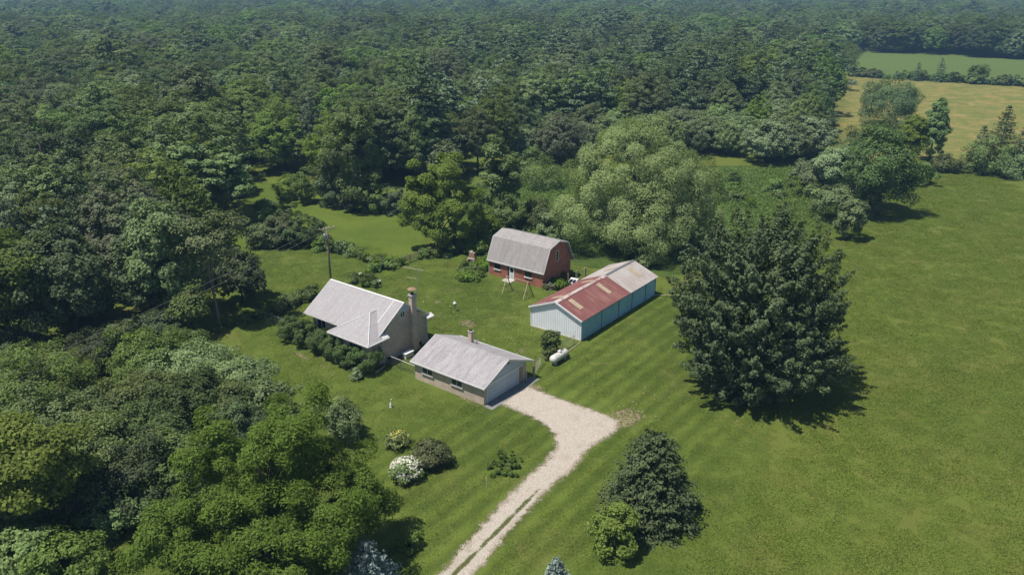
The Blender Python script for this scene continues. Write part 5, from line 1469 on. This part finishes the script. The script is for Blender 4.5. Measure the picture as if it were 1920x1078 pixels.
# ------------------------------------------------------------------ standing grass of the field
def scatter(name, pts, rots, scls, src, label):
    me = bpy.data.meshes.new(name); me.vertices.add(len(pts)); me.vertices.foreach_set('co', pts.astype(np.float32).ravel())
    for nm, arr in (('rot', rots), ('scl', scls)):
        a = me.attributes.new(nm, 'FLOAT', 'POINT'); a.data.foreach_set('value', arr.astype(np.float32))
    o = link(name, me); tag(o, label, 'grass', kind='stuff')
    g = bpy.data.node_groups.new(name + '_nodes', 'GeometryNodeTree')
    g.interface.new_socket('Geometry', in_out='INPUT', socket_type='NodeSocketGeometry'); g.interface.new_socket('Geometry', in_out='OUTPUT', socket_type='NodeSocketGeometry')
    a, b = g.nodes.new('NodeGroupInput'), g.nodes.new('NodeGroupOutput')
    def nm_(n):
        q = g.nodes.new('GeometryNodeInputNamedAttribute'); q.data_type = 'FLOAT'; q.inputs[0].default_value = n; return q.outputs[0]
    c = g.nodes.new('ShaderNodeCombineXYZ'); g.links.new(nm_('rot'), c.inputs[2])
    oi = g.nodes.new('GeometryNodeObjectInfo'); oi.transform_space = 'ORIGINAL'; oi.inputs['Object'].default_value = src
    ip = g.nodes.new('GeometryNodeInstanceOnPoints')
    g.links.new(a.outputs[0], ip.inputs['Points']); g.links.new(oi.outputs['Geometry'], ip.inputs['Instance']); g.links.new(c.outputs[0], ip.inputs['Rotation']); g.links.new(nm_('scl'), ip.inputs['Scale'])
    g.links.new(ip.outputs[0], b.inputs[0])
    o.modifiers.new('scatter', 'NODES').node_group = g
    return o
def grass_patch(name, seed, n, size, h, L, W, mat):
    r = np.random.default_rng(seed)
    B = r.uniform(-size / 2, size / 2, (n, 2)); k = r.normal(size=(4, 2)) * 4; ph = r.uniform(0, 6.28, 4)
    hh = h * r.uniform(.5, 1.5, n)
    q = leaf_quads(r, np.column_stack([B, hh * r.uniform(.3, 1, n)]), unit(r.normal(size=(n, 3)) * .8 + np.array([0, 0, .8])), L, W, r.normal(size=(n, 3)) * .7 + np.array([0, 0, .8]), .05)
    q[:, :, 2] = np.maximum(q[:, :, 2], .01)
    o = link(name, quads_mesh(name, q, mat)); o['kind'] = 'stuff'
    return o
rg = np.random.default_rng(77)
FLD = [ab(-5, -17), ab(40, -16.5), ab(70, -18), ab(92, -26), ab(112, -36), ab(125, -38), Vector((62, 200, 0)), Vector((120, 200, 0)), Vector((70, 25, 0)), Vector((15, 15, 0))]
gpt = grass_patch('grass_tuft', 71, 620, 2.9, .055, .18, .05, 'blade')
gpt.location = gp(1700, 800); gpt['label'] = 'tuft of standing field grass in the middle of the right field'; gpt['category'] = 'grass'
gx, gy2 = np.meshgrid(np.arange(-10, 125, 2.2), np.arange(20, 200, 2.2)); Q = np.column_stack([gx.ravel(), gy2.ravel()]) + rg.uniform(-.8, .8, (gx.size, 2))
Q = Q[inpoly(Q, FLD)]
Q = Q[(np.array([proj(x, y)[0] for x, y in Q]) < 2050) & (np.array([proj(x, y)[1] for x, y in Q]) < 1180)]
scatter('field_grass', np.column_stack([Q, np.full(len(Q), .001)]), rg.uniform(0, 6.28, len(Q)), rg.uniform(.7, 1.3, len(Q)), gpt, 'rough standing grass covering the right field')

LWN = [ab(-5, -70), ab(20, -70), ab(35, -64), ab(48, -74), ab(56, -91), ab(66, -105), ab(80, -112), ab(86, -97), ab(88, -85), ab(98, -76), ab(98, -45), ab(110, -42), ab(112, -34), ab(80, -24), ab(50, -16), ab(-5, -16)]
lpt = grass_patch('lawn_tuft', 72, 300, 2.2, .035, .13, .045, 'blade_lawn')
lpt.location = ab(52, -50); lpt['label'] = 'tuft of short lawn grass in front of the garage'; lpt['category'] = 'grass'
gx, gy2 = np.meshgrid(np.arange(-72, 60, 1.9), np.arange(20, 140, 1.9)); Q = np.column_stack([gx.ravel(), gy2.ravel()]) + rg.uniform(-.7, .7, (gx.size, 2))
Q = Q[inpoly(Q, LWN)]
def near_poly(P, poly, pad):
    q = np.array([(p[0], p[1]) for p in poly]); D = np.full(len(P), 1e9)
    for i in range(len(q)):
        a, b = q[i], q[(i + 1) % len(q)]; e = b - a; w = P - a
        t = np.clip(w @ e / (e @ e + 1e-9), 0, 1); D = np.minimum(D, np.hypot(*(w - t[:, None] * e).T))
    return inpoly(P, poly) | (D < pad)
Q = Q[~near_poly(Q, drive, 1.0)]
qa = Q @ np.array(AX); qb = Q @ np.array(BX)
for a0, a1, b0, b1 in ((53.6, 65.8, -76.8, -61.4), (55.2, 65, -58.2, -44.2), (75, 97.3, -56.4, -46.2), (86.6, 97, -73, -60.6)):
    kp = ~((qa > a0) & (qa < a1) & (qb > b0) & (qb < b1)); Q, qa, qb = Q[kp], qa[kp], qb[kp]
scatter('lawn_grass', np.column_stack([Q, np.full(len(Q), .004)]), rg.uniform(0, 6.28, len(Q)), rg.uniform(.7, 1.25, len(Q)), lpt, 'short mown grass of the lawn around the buildings')

# ------------------------------------------------------------------ air
HAZE = 1
if HAZE:
    m, nt, out = newmat('haze')
    pv = N(nt, 'ShaderNodeVolumePrincipled')
    pv.inputs['Color'].default_value = (0.34, 0.63, 1.0, 1)
    pv.inputs['Density'].default_value = 0.00023
    pv.inputs['Anisotropy'].default_value = 0.0
    lk(nt, pv.outputs[0], out.inputs['Volume'])
    MAT['haze'] = m
    hz = MB().box(-3400, 3400, -280, 3200, -1.0, 44.0).build('haze', 'haze')
    tag(hz, 'thin blue summer haze lying over the distant woods', 'haze', kind='stuff')
